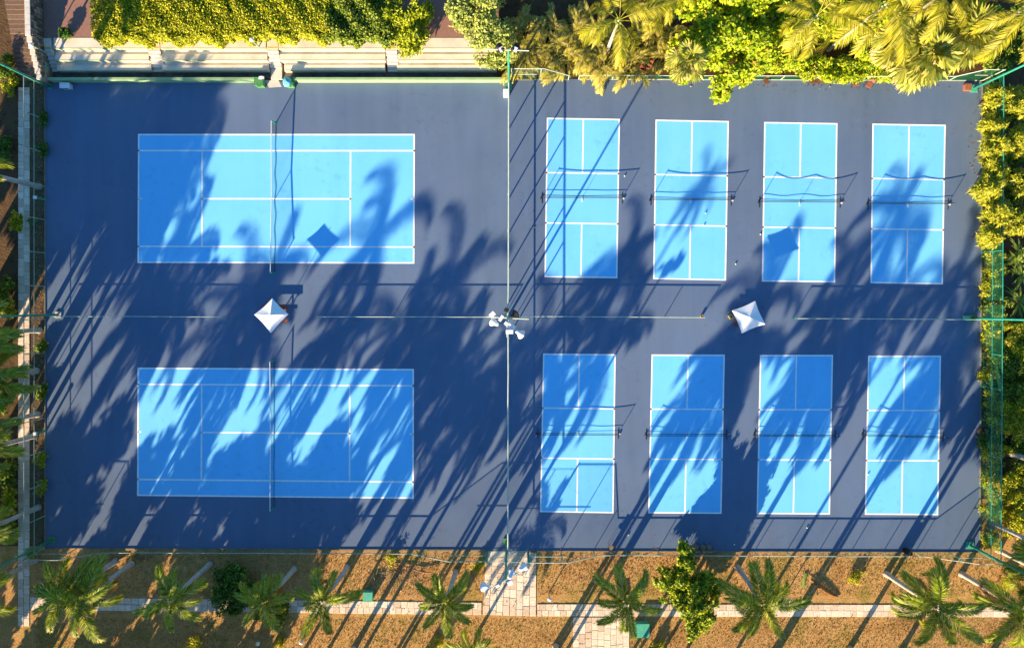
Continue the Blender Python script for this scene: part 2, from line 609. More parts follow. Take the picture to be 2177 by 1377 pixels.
PL, PW = 6.10, 13.41
k1, k2 = PW / 2 - 2.13, PW / 2 + 2.13
pl = [(0, 0, PL, 0), (0, PW, PL, PW), (0, 0, 0, PW), (PL, 0, PL, PW), (0, k1, PL, k1), (0, k2, PL, k2), (PL / 2, 0, PL / 2, k1), (PL / 2, k2, PL / 2, PW)]
PB = [('first pickleball court of the upper row, beside the dividing fence', [(1164, 252), (1316.5, 254.5), (1311, 590), (1159, 588)]),
      ('second pickleball court from the left in the upper row', [(1395, 256), (1548, 259), (1542, 595), (1390, 592)]),
      ('third pickleball court from the left in the upper row', [(1626, 261), (1779, 263.5), (1774, 599), (1621, 597)]),
      ('pickleball court at the right end of the upper row', [(1856, 264.5), (2009, 267), (2003, 603), (1852, 600.5)]),
      ('first pickleball court of the lower row, beside the dividing fence', [(1156, 752.5), (1307.5, 754), (1303, 1089), (1149.5, 1086.5)]),
      ('second pickleball court from the left in the lower row', [(1386.5, 754.5), (1539.5, 755), (1532.5, 1090), (1379.5, 1089)]),
      ('third pickleball court from the left in the lower row', [(1617, 755.5), (1769.5, 755.5), (1763, 1091.5), (1610, 1090.5)]),
      ('pickleball court at the right end of the lower row', [(1847, 757), (1999, 757), (1993, 1093), (1840, 1092)])]
PQ = [court('pickleball_court', lb, cs, PL, PW, pl, 0.12) for lb, cs in PB]

# ---------------------------------------------------------------- paths of paving slabs
def slab_mesh():
    m = MB()
    a, b = 0.5, 0.47
    vs = [(-a, -a, -1), (a, -a, -1), (a, a, -1), (-a, a, -1), (-a, -a, -0.25), (a, -a, -0.25), (a, a, -0.25), (-a, a, -0.25),
          (-b, -b, 0), (b, -b, 0), (b, b, 0), (-b, b, 0)]
    fs = [(0, 1, 5, 4), (1, 2, 6, 5), (2, 3, 7, 6), (3, 0, 4, 7), (4, 5, 9, 8), (5, 6, 10, 9), (6, 7, 11, 10), (7, 4, 8, 11), (8, 9, 10, 11)]
    return m.add(vs, fs).mesh('slab', SLAB)


SLABM = slab_mesh()
rs = random.Random(3)


def path(label, quad, rows, lmin, lmax, along='u', z=-0.02, gap=0.025):
    """quad: four corners (px) of a strip; rows of slabs laid along its long side"""
    q = [P(*c) for c in quad]
    base = MB().add([Vector((p.x, p.y, z)) for p in q], [(3, 2, 1, 0)]).build('path', SOIL)
    if base.data.polygons[0].normal.z < 0:
        base.data.flip_normals()
    tag(base, label, None, None, 'structure')
    Lu = ((q[1] - q[0]).length + (q[2] - q[3]).length) / 2
    Lv = ((q[3] - q[0]).length + (q[2] - q[1]).length) / 2
    ang = math.atan2((q[1] - q[0]).y, (q[1] - q[0]).x)
    n = 0
    for r in range(rows):
        t = 0.0
        first = True
        Ltot = Lu if along == 'u' else Lv
        Wrow = (Lv if along == 'u' else Lu) / rows
        while t < Ltot - 0.1:
            l = rs.uniform(lmin, lmax) * (rs.uniform(0.4, 1.0) if first else 1.0)
            first = False
            if t + l > Ltot - lmin * 0.5:
                l = Ltot - t
            cu, cv = (t + l / 2), (r + 0.5) * Wrow
            if along == 'u':
                c = bil(q, cu / Lu, cv / Lv)
                sx, sy = l - gap, Wrow - gap
            else:
                c = bil(q, cv / Lu, cu / Lv)
                sx, sy = Wrow - gap, l - gap
            o = link('slab', SLABM, base, (c.x, c.y, 0.022 + rs.uniform(-0.008, 0.01)),
                     (rs.uniform(-0.012, 0.012), rs.uniform(-0.012, 0.012), ang + rs.uniform(-0.012, 0.012)), (sx, sy, 0.05))
            t += l
            n += 1
    return base


path('two-row slab path below the tennis courts', [(64, 1268), (1024, 1280), (1024, 1306), (64, 1296)], 2, 0.50, 0.62)
path('two-row slab path below the pickleball courts', [(1142, 1283), (2260, 1285), (2260, 1311), (1142, 1309)], 2, 0.50, 0.62)
path('broad slab walk leading to the gate between the lower fences', [(1034, 1171), (1140, 1173), (1140, 1309), (1026, 1306)], 8, 0.5, 1.05, along='v')
path('broad slab walk running off the lower edge', [(1218, 1311), (1338, 1311.5), (1338, 1480), (1218, 1480)], 9, 0.5, 0.95, along='v')
path('narrow slab path outside the left fence', [(39, 186), (63, 186), (63, 1330), (38, 1330)], 2, 0.55, 0.85, along='v')

# ---------------------------------------------------------------- spectator terraces on the north side
def pslab(mb, x0, x1, y0, y1, zt, zb):
    """box whose top outline is given in photograph pixels"""
    a = P(x0, y0, zt)
    b = P(x1, y1, zt)
    mb.bbox(min(a.x, b.x), max(a.x, b.x), min(a.y, b.y), max(a.y, b.y), zb, zt)
    return mb


X0t, X1t = P(92, 150, 0.4).x, P(1060, 150, 0.4).x
up = MB()
ya = P(92, 81, 1.15).y
up.bbox(P(92, 80, 1.15).x, P(1060, 80, 1.15).x, ya, ya + 15, -0.05, 1.13)
tag(up.build('upper_terrace', BRICK), 'red brick paving on the raised ground above the stands', None, None, 'structure')

# rows: (y_near, y_far, top, bottom, kind)
yA0, yA1 = P(0, 150.5, 0.45).y, P(0, 138.5, 0.45).y
yB0, yB1 = P(0, 129, 0.80).y, P(0, 115.5, 0.80).y
yC0, yC1 = P(0, 104, 1.15).y, ya
secs = [(121, 321, 114, 313), (345, 571, 341, 565), (604, 818, 592, 816), (844, 1056, 843, 1052)]
nm = ['leftmost', 'second', 'third', 'rightmost']
for i, (xa, xb, xc, xd) in enumerate(secs):
    t = empty('concrete_stand', (P((xa + xb) / 2, 150, 0).x, yA0, 0))
    tag(t, '%s block of stepped concrete seating above the upper tennis court' % nm[i] if i in (0, 3) else
        '%s block from the left of stepped concrete seating' % nm[i], 'stand', 'concrete seating blocks')
    off = t.location
    def part(name, mb, mat):
        mb.v = [(v[0] - off.x, v[1] - off.y, v[2] - off.z) for v in mb.v]
        return mb.build(name, mat, t)
    xw0, xw1 = P(xa, 145, 0.45).x, P(xb, 145, 0.45).x
    part('bench_row', MB().bbox(xw0, xw1, yA0, yA1, -0.05, 0.45), CONC)
    part('bench_edge', MB().bbox(xw0 + 0.01, xw1 - 0.01, yA0 - 0.012, yA0 + 0.05, 0.33, 0.455), GREENEDGE)
    part('tread', MB().bbox(xw0 + 0.003, xw1 - 0.003, yA1, yB0, -0.05, 0.37), CONC)
    xw0, xw1 = P(xc + 3, 125, 0.8).x, P(xd + 3, 125, 0.8).x
    part('bench_row', MB().bbox(xw0, xw1, yB0, yB1, -0.05, 0.80), CONC)
    part('bench_edge', MB().bbox(xw0 + 0.01, xw1 - 0.01, yB0 - 0.012, yB0 + 0.06, 0.52, 0.806), GREENEDGE)
    part('tread', MB().bbox(xw0 + 0.003, xw1 - 0.003, yB1, yC0, -0.05, 0.72), CONC)
    xw0, xw1 = P(xc, 95, 1.15).x, P(xd, 95, 1.15).x
    part('walkway', MB().bbox(xw0, xw1, yC0, yC1, -0.05, 1.15), CONC)
    part('bench_edge', MB().bbox(xw0 + 0.01, xw1 - 0.01, yC0 - 0.012, yC0 + 0.07, 0.86, 1.156), GREENEDGE)

ais = [(92, 114, 'concrete stairs at the left end of the stands'), (316, 342, 'concrete stairs between the first and second seating blocks'),
       (568, 592, 'concrete stairs leading down to the green bins'), (819, 843, 'concrete stairs between the third and last seating blocks')]
for i, (xa, xb, lb) in enumerate(ais):
    t = empty('stand_stairs', (P((xa + xb) / 2, 150, 0).x, yA0, 0))
    tag(t, lb, 'stairs', 'stairs through the stands')
    off = t.location
    x0, x1 = P(xa + 2, 110, 0.7).x + 0.03, P(xb + 2, 110, 0.7).x - 0.0
    n = 6
    yt = yC0 + 0.06
    for k in range(n):
        y0 = yA0 + 0.02 + (yt - yA0) * k / n
        y1 = yA0 + 0.02 + (yt - yA0) * (k + 1) / n
        z = 0.17 + (1.05 - 0.17) * k / (n - 1)
        if i == 2 and k == 0:
            y0 = P(0, 170, 0).y
        MB().bbox(x0 - off.x, x1 - off.x, y0 - off.y, y1 - off.y, -0.05, z).build('step', CONC2 if k else CONC, t)
    MB().bbox(x0 - off.x, x1 - off.x, yt + 0.02 - off.y, yC1 - off.y, -0.05, 1.10).build('landing', CONC, t)
    MB().bbox(x0 + 0.05 - off.x, x1 - 0.05 - off.x, yt - 0.02 - off.y, yt + 0.10 - off.y, 1.0, 1.107).build('yellow_nosing', YELLOW, t)

tag(pslab(MB(), 92, 1056, 167, 150, -0.02, -0.04).build('drain_channel', SHADECONC), 'shade-darkened drain channel between the stands and the green wall', None, None, 'structure')

# low green wall in two runs, leaving the way in at the middle stairs
for (xa, xb, lb) in [(97, 560, 'long low green wall left of the two green bins'), (622, 1082, 'long low green wall right of the bag on the bin')]:
    a, b = P(xa, 176, 0), P(xb, 175, 0)
    t = empty('low_wall', ((a.x + b.x) / 2, a.y, 0))
    tag(t, lb, 'wall', 'green walls along the stands')
    hw = (b.x - a.x) / 2
    MB().bbox(-hw, hw, 0.0, 0.16, -0.05, 0.72).build('wall_body', GREENPAINT, t)
    MB().bbox(-hw - 0.02, hw + 0.02, -0.025, 0.19, 0.72, 0.78).build('coping', GREENPAINT, t)

# way in: concrete apron
sheet('entrance_apron', [(562, 171), (592, 171), (599, 185), (572, 187)], 0.006, CONC2, 'pale concrete apron between the two green bins')

# ---------------------------------------------------------------- stairs and rubble wall in the upper left corner
xs0, xs1 = P(24, 80, 0.8).x, P(56, 80, 2.5).x - 0.02
st = empty('garden_stairs', ((xs0 + xs1) / 2, P(0, 165, 0).y, 0))
tag(st, 'dark brown garden stairs in the upper left corner', 'stairs')
ns = 18
y0 = P(0, 172, 0).y
y1 = P(0, -10, 1.6).y
for k in range(ns):
    a = y0 + (y1 - y0) * k / ns
    b = y0 + (y1 - y0) * (k + 1) / ns
    z = 0.06 + 1.6 * k / ns
    MB().bbox(xs0 - st.location.x, xs1 - st.location.x, a - st.location.y, b - st.location.y, -0.05, z).build('step', STEPM, st)

xw1 = P(64, 60, 2.6).x
wy0, wy1 = P(0, 176, 0.6).y, P(0, -30, 2.6).y
wl_ = empty('rubble_wall', (xw1, (wy0 + wy1) / 2, 0))
tag(wl_, 'tall rubble stone wall beside the garden stairs', 'wall')
n = 16
core = MB()
for k in range(n):
    a = wy0 + (wy1 - wy0) * k / n - wl_.location.y
    b = wy0 + (wy1 - wy0) * (k + 1) / n - wl_.location.y
    zt = 1.2 + 1.4 * min(1, (k + 1) / 8)
    core.bbox(-0.34, -0.05, a, b, -0.05, zt - 0.05)
core.build('wall_core', STONE, wl_)
for k in range(n):
    a = wy0 + (wy1 - wy0) * k / n - wl_.location.y
    b = wy0 + (wy1 - wy0) * (k + 1) / n - wl_.location.y
    zt = 1.2 + 1.4 * min(1, (k + 1) / 8)
    MB().bbox(-0.40, 0.03, a + 0.01, b - 0.01, zt - 0.05, zt + 0.04).build('coping_stone', CONC2, wl_)


def rock_mesh(seed):
    r = random.Random(seed)
    m = MB().box((0, 0, 0), (1, 1, 1))
    v = []
    for p in m.v:
        v.append((p[0] * r.uniform(0.75, 1.05), p[1] * r.uniform(0.7, 1.05), p[2] * r.uniform(0.7, 1.05)))
    m.v = v
    for f in list(m.f):
        c = Vector((0, 0, 0))
        for i in f:
            c += Vector(m.v[i]) / 4
        c *= r.uniform(1.05, 1.25)
        m.v.append(tuple(c))
        ci = len(m.v) - 1
        m.f.remove(f)
        for a in range(4):
            m.f.append((f[a], f[(a + 1) % 4], ci))
    return m.mesh('stone', STONE)


ROCKS = [rock_mesh(i) for i in range(6)]
r_ = random.Random(5)
ny = 22
for k in range(ny):
    yy = wy0 + (wy1 - wy0) * (k + 0.5) / ny
    zt = 1.2 + 1.4 * min(1, (k * n / ny + 1) / 8)
    z = 0.15 if k < 10 else 1.2
    while z < zt - 0.15:
        h = r_.uniform(0.28, 0.42)
        link('stone', ROCKS[r_.randrange(6)], wl_, (r_.uniform(-0.06, 0.02), yy - wl_.location.y + r_.uniform(-0.05, 0.05), min(z + h / 2, zt - 0.2)),
             (r_.uniform(-0.15, 0.15), r_.uniform(-0.1, 0.1), r_.uniform(-0.1, 0.1)), (0.26, (wy1 - wy0) / ny * r_.uniform(0.85, 1.05), h * 1.02))
        z += h


# ---------------------------------------------------------------- fences
def fence(label, A, B, prof, meshmat, rail, post, wave=0.0, spacing=3.0, mid=True, kerb=False, group=None, name='chain_link_fence', rr=0.035, bottom=False):
    """posts, rails and mesh from A to B; prof = [(fraction, height)]"""
    A = Vector((A.x, A.y, 0))
    B = Vector((B.x, B.y, 0))
    D = B - A
    Lf = D.length
    u = D / Lf
    nrm = Vector((-u.y, u.x, 0))
    def ht(t):
        for (t0, h0), (t1, h1) in zip(prof, prof[1:]):
            if t <= t1 + 1e-6:
                return h0 + (h1 - h0) * ((t - t0) / max(t1 - t0, 1e-6))
        return prof[-1][1]
    t = empty(name, A)
    tag(t, label, 'fence', group)
    n = max(1, round(Lf / spacing))
    rnd = random.Random(int(Lf * 100))
    for i in range(n + 1):
        s = i / n
        h = ht(s)
        p = u * (Lf * s)
        lean = nrm * rnd.uniform(-0.02, 0.02)
        MB().tube([p, p + lean + Vector((0, 0, h + 0.03))], rr, 7).build('post', post, t)
    ks = sorted(set([i / n for i in range(n + 1)] + [a for a, _ in prof]))
    MB().tube([u * (Lf * s) + Vector((0, 0, ht(s))) + nrm * rnd.uniform(-0.015, 0.015) for s in ks], rr * 1.0, 7).build('top_rail', rail, t)
    if mid:
        run = [s for s in ks if ht(s) > 1.9]
        # contiguous runs
        groups = []
        for s in run:
            if groups and s - groups[-1][-1] < (ks[1] - ks[0]) * 1.6 + 0.2:
                groups[-1].append(s)
            else:
                groups.append([s])
        for gq in groups:
            if len(gq) > 1:
                MB().tube([u * (Lf * s) + Vector((0, 0, 1.40)) for s in gq], rr * 0.8, 6).build('middle_rail', rail, t)
    nn = max(4, int(Lf / 0.5))
    V = []
    Q = []
    for i in range(nn + 1):
        s = i / nn
        h = ht(s)
        w = wave
        for j, f in enumerate((0.02, 0.35, 0.7, 1.0)):
            o = nrm * (w * (math.sin(i * 0.9 + j * 1.3) + 0.6 * math.sin(i * 0.37 + j)) * (0.3 + f))
            q = u * (Lf * s) + o + Vector((0, 0, h * f))
            V.append(tuple(q))
    for i in range(nn):
        for j in range(3):
            a = i * 4 + j
            Q.append((a, a + 4, a + 5, a + 1))
    link('mesh_panel', np_mesh('mesh_panel', V, Q, meshmat, True), t)
    if bottom:
        MB().tube([u * (Lf * s) + Vector((0, 0, 0.08)) for s in ks], 0.025, 6).build('bottom_rail', rail, t)
    if kerb:
        c = u * (Lf / 2)
        MB().box(c + Vector((0, 0, 0.02)), (Lf, 0.08, 0.12), math.atan2(u.y, u.x)).build('kerb', KERB, t)
    return t


TH = 2.75
LOW = 1.06
fence('tall chain-link fence along the left edge of the courts', P(96.5, 183), P(96.5, 1164), [(0, 2.6), (1, 2.6)], WIREFINE, RAILGREY, RAILGREY, spacing=2.87, kerb=True)
fence('tall fence with green mesh along the right edge of the courts', P(2088, 178), P(2083, 1170), [(0, 2.6), (1, 2.6)], SCREEN, RAIL, RAIL, spacing=2.87, kerb=True)
fence('tall fence dividing the tennis side from the pickleball side', P(1082, 200), P(1080, 1150), [(0, 3.0), (1, 3.0)], WIREFINE, RAILPALE, RAILPALE, wave=0.07, spacing=3.0, rr=0.06)
a, b = P(97, 1164.5), P(1035, 1168)
fence('low chain-link fence below the tennis courts, rising at both ends', a, b, [(0, TH), (0.075, TH), (0.15, LOW), (0.83, LOW), (0.92, TH), (1, TH)], WIRE, RAILGREY, RAIL, spacing=2.85, kerb=True)
a, b = P(1124, 1170), P(2083, 1173)
fence('low chain-link fence below the pickleball courts, rising at both ends', a, b, [(0, TH), (0.08, TH), (0.155, LOW), (0.86, LOW), (0.95, TH), (1, TH)], WIRE, RAILPALE, RAIL, spacing=2.9, kerb=True)
a, b = P(1088, 170), P(1208, 170)
fence('short green fence beside the upper light pole, sloping down to the right', a, b, [(0, TH), (0.55, TH), (1, LOW)], WIRE, RAILPALE, RAILPALE, spacing=2.4, kerb=True)
a, b = P(1230, 169), P(2088, 172)
fence('low green fence above the pickleball courts under the foliage', a, b, [(0, LOW), (0.915, LOW), (0.955, TH), (1, TH)], SCREEN, RAILPALE, RAILPALE, spacing=2.9, kerb=True, bottom=True)
for (xa, xb, ya_, yb_, lb) in [(130, 484, 672, 673, 'low divider between the tennis courts, left of the parasol'),
                              (678, 1072, 673, 673, 'low divider between the tennis courts, right of the parasol'),
                              (1096, 1492, 672, 674, 'low divider between the pickleball rows, left of the parasol'),
                              (1685, 2068, 676, 679, 'low divider between the pickleball rows, right of the parasol')]:
    fence(lb, P(xa, ya_), P(xb, yb_), [(0, 1.0), (1, 1.0)], WIREFINE, RAILPALE, RAIL, spacing=3.0, mid=False, name='low_divider_fence', wave=0.02, group='low dividers', rr=0.032)

# gate across the lower walk
ga, gb = P(1037, 1170), P(1122, 1171)
g = empty('mesh_gate', (ga + gb) / 2)
tag(g, 'pair of pale mesh gate leaves over the slab walk', 'gate')
hw = (gb - ga).length / 2
for sx in (-1, 1):
    lf = MB()
    x0 = sx * 0.04
    x1 = sx * (hw - 0.06)
    lf.tube([(x0, 0, 0.1), (x0, 0, 2.6), (x1, 0, 2.6), (x1, 0, 0.1), (x0, 0, 0.1)], 0.025, 6)
    lf.tube([(x0, 0, 1.35), (x1, 0, 1.35)], 0.02, 6)
    o = lf.build('leaf_frame', RAILPALE, g)
    V = []
    Q = []
    for i in range(9):
        for j in range(2):
            V.append((x0 + (x1 - x0) * i / 8, 0.03 * math.sin(i * 1.7), 0.1 + 2.5 * j))
    for i in range(8):
        Q.append((i * 2, i * 2 + 2, i * 2 + 3, i * 2 + 1))
    link('leaf_mesh', np_mesh('leaf_mesh', V, Q, WIREFINE), o)
for sx in (-1, 1):
    MB().tube([(sx * hw, 0, 0), (sx * hw, 0, 2.8)], 0.05, 8).build('gate_post', RAIL, g)


# ---------------------------------------------------------------- light poles
def lamp_head(mb_h, c, yaw, pitch):
    """bell shaped floodlight housing"""
    M = Matrix.Rotation(yaw, 3, 'Z') @ Matrix.Rotation(math.pi - pitch * 0.85, 3, 'Y')
    mb_h.lathe([(0.05, -0.34), (0.13, -0.30), (0.15, -0.12), (0.20, 0.0), (0.30, 0.16), (0.36, 0.24), (0.34, 0.245), (0.18, 0.05)], 14, c, M)
    return mb_h


def light_pole(label, px, py, h, heads, arms, pad=0.0, padmat=None, pole_mat=RAIL, r0=0.11, r1=0.07, boxes=()):
    b = P(px, py)
    t = empty('light_pole', b)
    tag(t, label, 'light pole', 'court light poles')
    MB().tube([(0, 0, 0.0), (0, 0, h * 0.5), (0, 0, h)], [r0, (r0 + r1) / 2, r1], 10).build('pole', pole_mat, t, smooth=True)
    MB().box((0, 0, 0.02), (0.34, 0.34, 0.04)).build('base_plate', pole_mat, t)
    if pad:
        MB().box((0, 0, -0.0), (pad, pad, 0.24)).build('footing', padmat or CONC2, t)
    for (a0, a1) in arms:
        MB().tube([a0, a1], 0.045, 8).build('cross_arm', RAILPALE, t)
    for (c, yaw, pitch, mat) in heads:
        mb = MB()
        lamp_head(mb, c, yaw, pitch)
        hd = mb.build('floodlight', mat, t, smooth=True)
        MB().tube([(c[0], c[1], c[2]), (c[0], c[1], h)], 0.02, 5).build('bracket', RAILPALE, hd)
    for (c, s, rz, mat) in boxes:
        MB().box(c, s, rz).build('ballast_box', mat, t)
    return t


hc = 8.6
light_pole('light pole with a cluster of white floodlights at the crossing of the fences', 1081, 672, hc,
           [((-0.95, -0.35, hc - 0.1), 2.6, 1.1, LAMPW), ((0.20, -0.55, hc - 0.1), -1.2, 1.2, LAMPW), ((0.85, -1.1, hc - 0.15), -0.6, 1.1, LAMPW),
            ((0.42, 0.22, hc - 0.1), 0.6, 1.25, BLACK)],
           [((-1.55, 0.12, hc), (1.55, -0.05, hc)), ((0.02, 1.5, hc - 0.05), (-0.06, -1.4, hc - 0.05))], pad=0.0,
           boxes=[((-1.15, 0.28, hc + 0.1), (0.44, 0.34, 0.2), 0.75, LAMPW), ((-0.50, 0.0, hc + 0.1), (0.24, 0.48, 0.2), -0.6, LAMPW),
                  ((-0.1, 0.62, hc + 0.1), (0.34, 0.3, 0.2), -0.5, BLACK), ((0.12, -1.0, hc + 0.1), (0.55, 0.30, 0.2), 0.0, LAMPW), ((-0.12, -0.40, hc + 0.1), (0.3, 0.26, 0.2), -0.6, LAMPW)])
light_pole('light pole at the top of the dividing fence, arms over the foliage', 1082, 186, 8.6,
           [((-0.55, 0.1, 8.6), 2.5, 1.1, BLACK), ((0.45, 0.1, 8.6), 0.6, 1.1, BLACK)], [((-1.5, 0.05, 8.6), (1.5, -0.05, 8.6))], pad=0.5, padmat=UTIL,
           boxes=[((-0.5, 0.0, 8.72), (0.3, 0.3, 0.16), 0.5, LAMPW), ((0.5, 0.0, 8.72), (0.3, 0.3, 0.16), -0.4, LAMPW)])
light_pole('light pole at the foot of the dividing fence, lamps over the slab walk', 1077, 1150, 8.6,
           [((-1.5, -0.45, 8.5), 3.5, 1.0, LAMPW), ((0.40, 0.45, 8.5), 0.9, 1.0, LAMPW), ((1.25, 1.0, 8.5), 0.3, 1.0, LAMPW)],
           [((-1.5, -0.75, 8.6), (1.3, 0.85, 8.6))], pad=0.55, padmat=BINGREEN,
           boxes=[((-0.6, -0.3, 8.7), (0.3, 0.2, 0.16), 0.5, LAMPW), ((0.35, -0.1, 8.6), (0.4, 0.3, 0.25), 0.5, LAMPW)])
for (px, py, lb, pad, pm) in [(108, 186, 'green light pole in the upper left corner of the courts', 0.3, UTIL), (125, 669, 'green light pole on a pale footing at the left fence', 0.5, CONC2),
                              (112, 1146, 'green light pole in the lower left corner of the courts', 0.5, BINGREEN), (2069, 189, 'green light pole in the upper right corner of the courts', 0.6, UTIL),
                              (2066, 676, 'green light pole at the middle of the right fence', 0.55, BINGREEN), (2061, 1158, 'green light pole in the lower right corner of the courts', 0.6, UTIL)]:
    light_pole(lb, px, py, 8.6, [((-0.5, 0.1, 8.6), 2.5, 1.1, LAMPW), ((0.5, 0.1, 8.6), 0.6, 1.1, LAMPW)], [((-1.4, 0, 8.6), (1.4, 0, 8.6))], pad=pad, padmat=pm)
MB().box((0, 0, 0.15), (0.5, 0.5, 0.3))
for (px, py, lb, m_, s) in [(1658 + 395, 188, 'rust brown box beside the upper right light pole', RUST, (0.5, 0.5, 0.35)), (1076, 201, 'white box at the head of the dividing fence', LAMPW, (0.45, 0.55, 0.5)),
                            (2051, 676, 'pale green box beside the right middle light pole', UTIL, (0.4, 0.4, 0.3))]:
    o = empty('electric_box', P(px, py))
    tag(o, lb, 'box')
    MB().box((0, 0, s[2] / 2), s).build('housing', m_, o)
    MB().box((0, 0, s[2] + 0.015), (s[0] + 0.04, s[1] + 0.04, 0.03)).build('lid', m_, o)


# ---------------------------------------------------------------- tennis nets
def tennis_net(label, p0, p1, slack):
    a, b = P(*p0), P(*p1)
    mid = (a + b) / 2
    D = b - a
    Lf = D.length
    u = D.normalized()
    n = Vector((-u.y, u.x, 0))
    t = empty('tennis_net', (mid.x, mid.y, 0))
    tag(t, label, 'net', 'tennis nets')
    rnd = random.Random(int(slack * 100) + 3)
    def top(s):
        return 1.07 - 0.155 * (1 - abs(2 * s - 1))
    for s in (-1, 1):
        c = u * (Lf / 2 * s)
        MB().tube([c, c + Vector((0, 0, 1.10))], 0.045, 8).build('post', RAIL, t)
        MB().box(c + Vector((0, 0, 0.012)), (0.22, 0.22, 0.02)).build('post_foot', RAIL, t)
    N_ = 60
    V, Q = [], []
    off = []
    for i in range(N_ + 1):
        s = i / N_
        w = slack * (math.sin(i * 0.55) * 0.5 + math.sin(i * 0.23 + 1) * 0.5) * math.sin(math.pi * s)
        for j in range(4):
            f = j / 3
            p = u * (Lf * (s - 0.5)) + n * (w * (1 - f)) + Vector((0, 0, 0.03 + (top(s) - 0.05) * f))
            V.append(tuple(p))
    for i in range(N_):
        for j in range(3):
            k = i * 4 + j
            Q.append((k, k + 4, k + 5, k + 1))
    link('netting', np_mesh('netting', V, Q, NET, True), t)
    V, Q = [], []
    for i in range(N_ + 1):
        s = i / N_
        c = u * (Lf * (s - 0.5)) + Vector((0, 0, top(s)))
        for (dn, dz) in ((-0.022, -0.06), (-0.022, 0.012), (0.022, 0.012), (0.022, -0.06)):
            V.append(tuple(c + n * dn + Vector((0, 0, dz))))
    for i in range(N_):
        for j in range(4):
            k = i * 4
            Q.append((k + j, k + 4 + j, k + 4 + (j + 1) % 4, k + (j + 1) % 4))
    link('top_tape', np_mesh('top_tape', V, Q, TAPE), t)
    MB().box(Vector((0, 0, 0.45)), (0.03, 0.07, 0.92), math.atan2(n.y, n.x)).build('centre_strap', TAPE, t)
    MB().tube([(u * (Lf * (i / 30 - 0.5)) + n * (slack * 0.6 * math.sin(i * 1.1) * math.sin(math.pi * i / 30)) + Vector((0, 0, 0.04))) for i in range(31)], 0.018, 5).build('bottom_cord', BLACK, t)
    return t


tennis_net('tennis net across the upper tennis court', (586, 263), (584, 580), 0.10)
tennis_net('tennis net across the lower tennis court', (583, 766), (583, 1079), 0.06)


# ---------------------------------------------------------------- pickleball nets (portable, on feet)
def pickle_net(label, q, sag, skew, dv=0.0):
    a = bil(q, -0.06, 0.5 + dv + skew)
    b = bil(q, 1.06, 0.5 + dv - skew)
    mid = (a + b) / 2
    D = b - a
    Lf = D.length
    u = D.normalized()
    n = Vector((-u.y, u.x, 0))
    ang = math.atan2(u.y, u.x)
    t = empty('pickleball_net', (mid.x, mid.y, 0))
    tag(t, label, 'net', 'portable pickleball nets')
    for s in (-1, 1):
        c = u * (Lf / 2 * s)
        MB().tube([c + Vector((0, 0, 0.04)), c + Vector((0, 0, 0.95))], 0.026, 7).build('upright', BLACK, t)
        MB().tube([c - n * 0.48 + Vector((0, 0, 0.03)), c + n * 0.42 + Vector((0, 0, 0.03))], 0.028, 7).build('foot', BLACK, t)
        MB().box(c - n * 0.05 + u * s * 0.10 + Vector((0, 0, 0.09)), (0.12, 0.1, 0.1), ang).build('clamp', LAMPW if s > 0 else BLACK, t)
    MB().tube([u * (-Lf / 2) + Vector((0, 0, 0.10)), Vector((0, 0, 0.07)), u * (Lf / 2) + Vector((0, 0, 0.10))], 0.011, 6).build('base_bar', BLACK, t)
    MB().tube([Vector((0, 0, 0.02)), Vector((0, 0, 0.84))], 0.016, 6).build('centre_upright', BLACK, t)
    MB().box(-n * 0.08 + Vector((0, 0, 0.03)), (0.08, 0.42, 0.05), ang).build('centre_foot', LAMPW, t)
    N_ = 40
    def top(s):
        k = abs(2 * s - 1)
        return 0.91 - 0.05 * (1 - k) - sag * math.sin(math.pi * k) ** 1.0
    V, Q, V2 = [], [], []
    for i in range(N_ + 1):
        s = i / N_
        c = u * (Lf * (s - 0.5))
        V.append(tuple(c + Vector((0, 0, 0.26 - 0.4 * sag * math.sin(2 * math.pi * s) ** 2))))
        V.append(tuple(c + Vector((0, 0, top(s)))))
    for i in range(N_):
        Q.append((i * 2, i * 2 + 2, i * 2 + 3, i * 2 + 1))
    link('netting', np_mesh('netting', V, Q, NETFINE), t)
    MB().tube([Vector(V[2 * i + 1]) for i in range(N_ + 1)], 0.024, 6).build('top_band', BLACK, t)
    MB().tube([Vector(V[2 * i]) for i in range(N_ + 1)], 0.016, 6).build('bottom_band', BLACK, t)
    return t


lbs = ['on the first court of the upper row', 'on the second court of the upper row', 'on the third court of the upper row', 'on the right-hand court of the upper row',
       'on the first court of the lower row', 'on the second court of the lower row', 'on the third court of the lower row', 'on the right-hand court of the lower row']
sags = [0.03, 0.05, 0.14, 0.10, 0.06, 0.10, 0.03, 0.12]
skw = [0.003, 0.004, 0.002, 0.003, 0.002, 0.002, 0.0, -0.006]
for i in range(8):
    pickle_net('black portable net ' + lbs[i], PQ[i], sags[i], skw[i], -0.002)


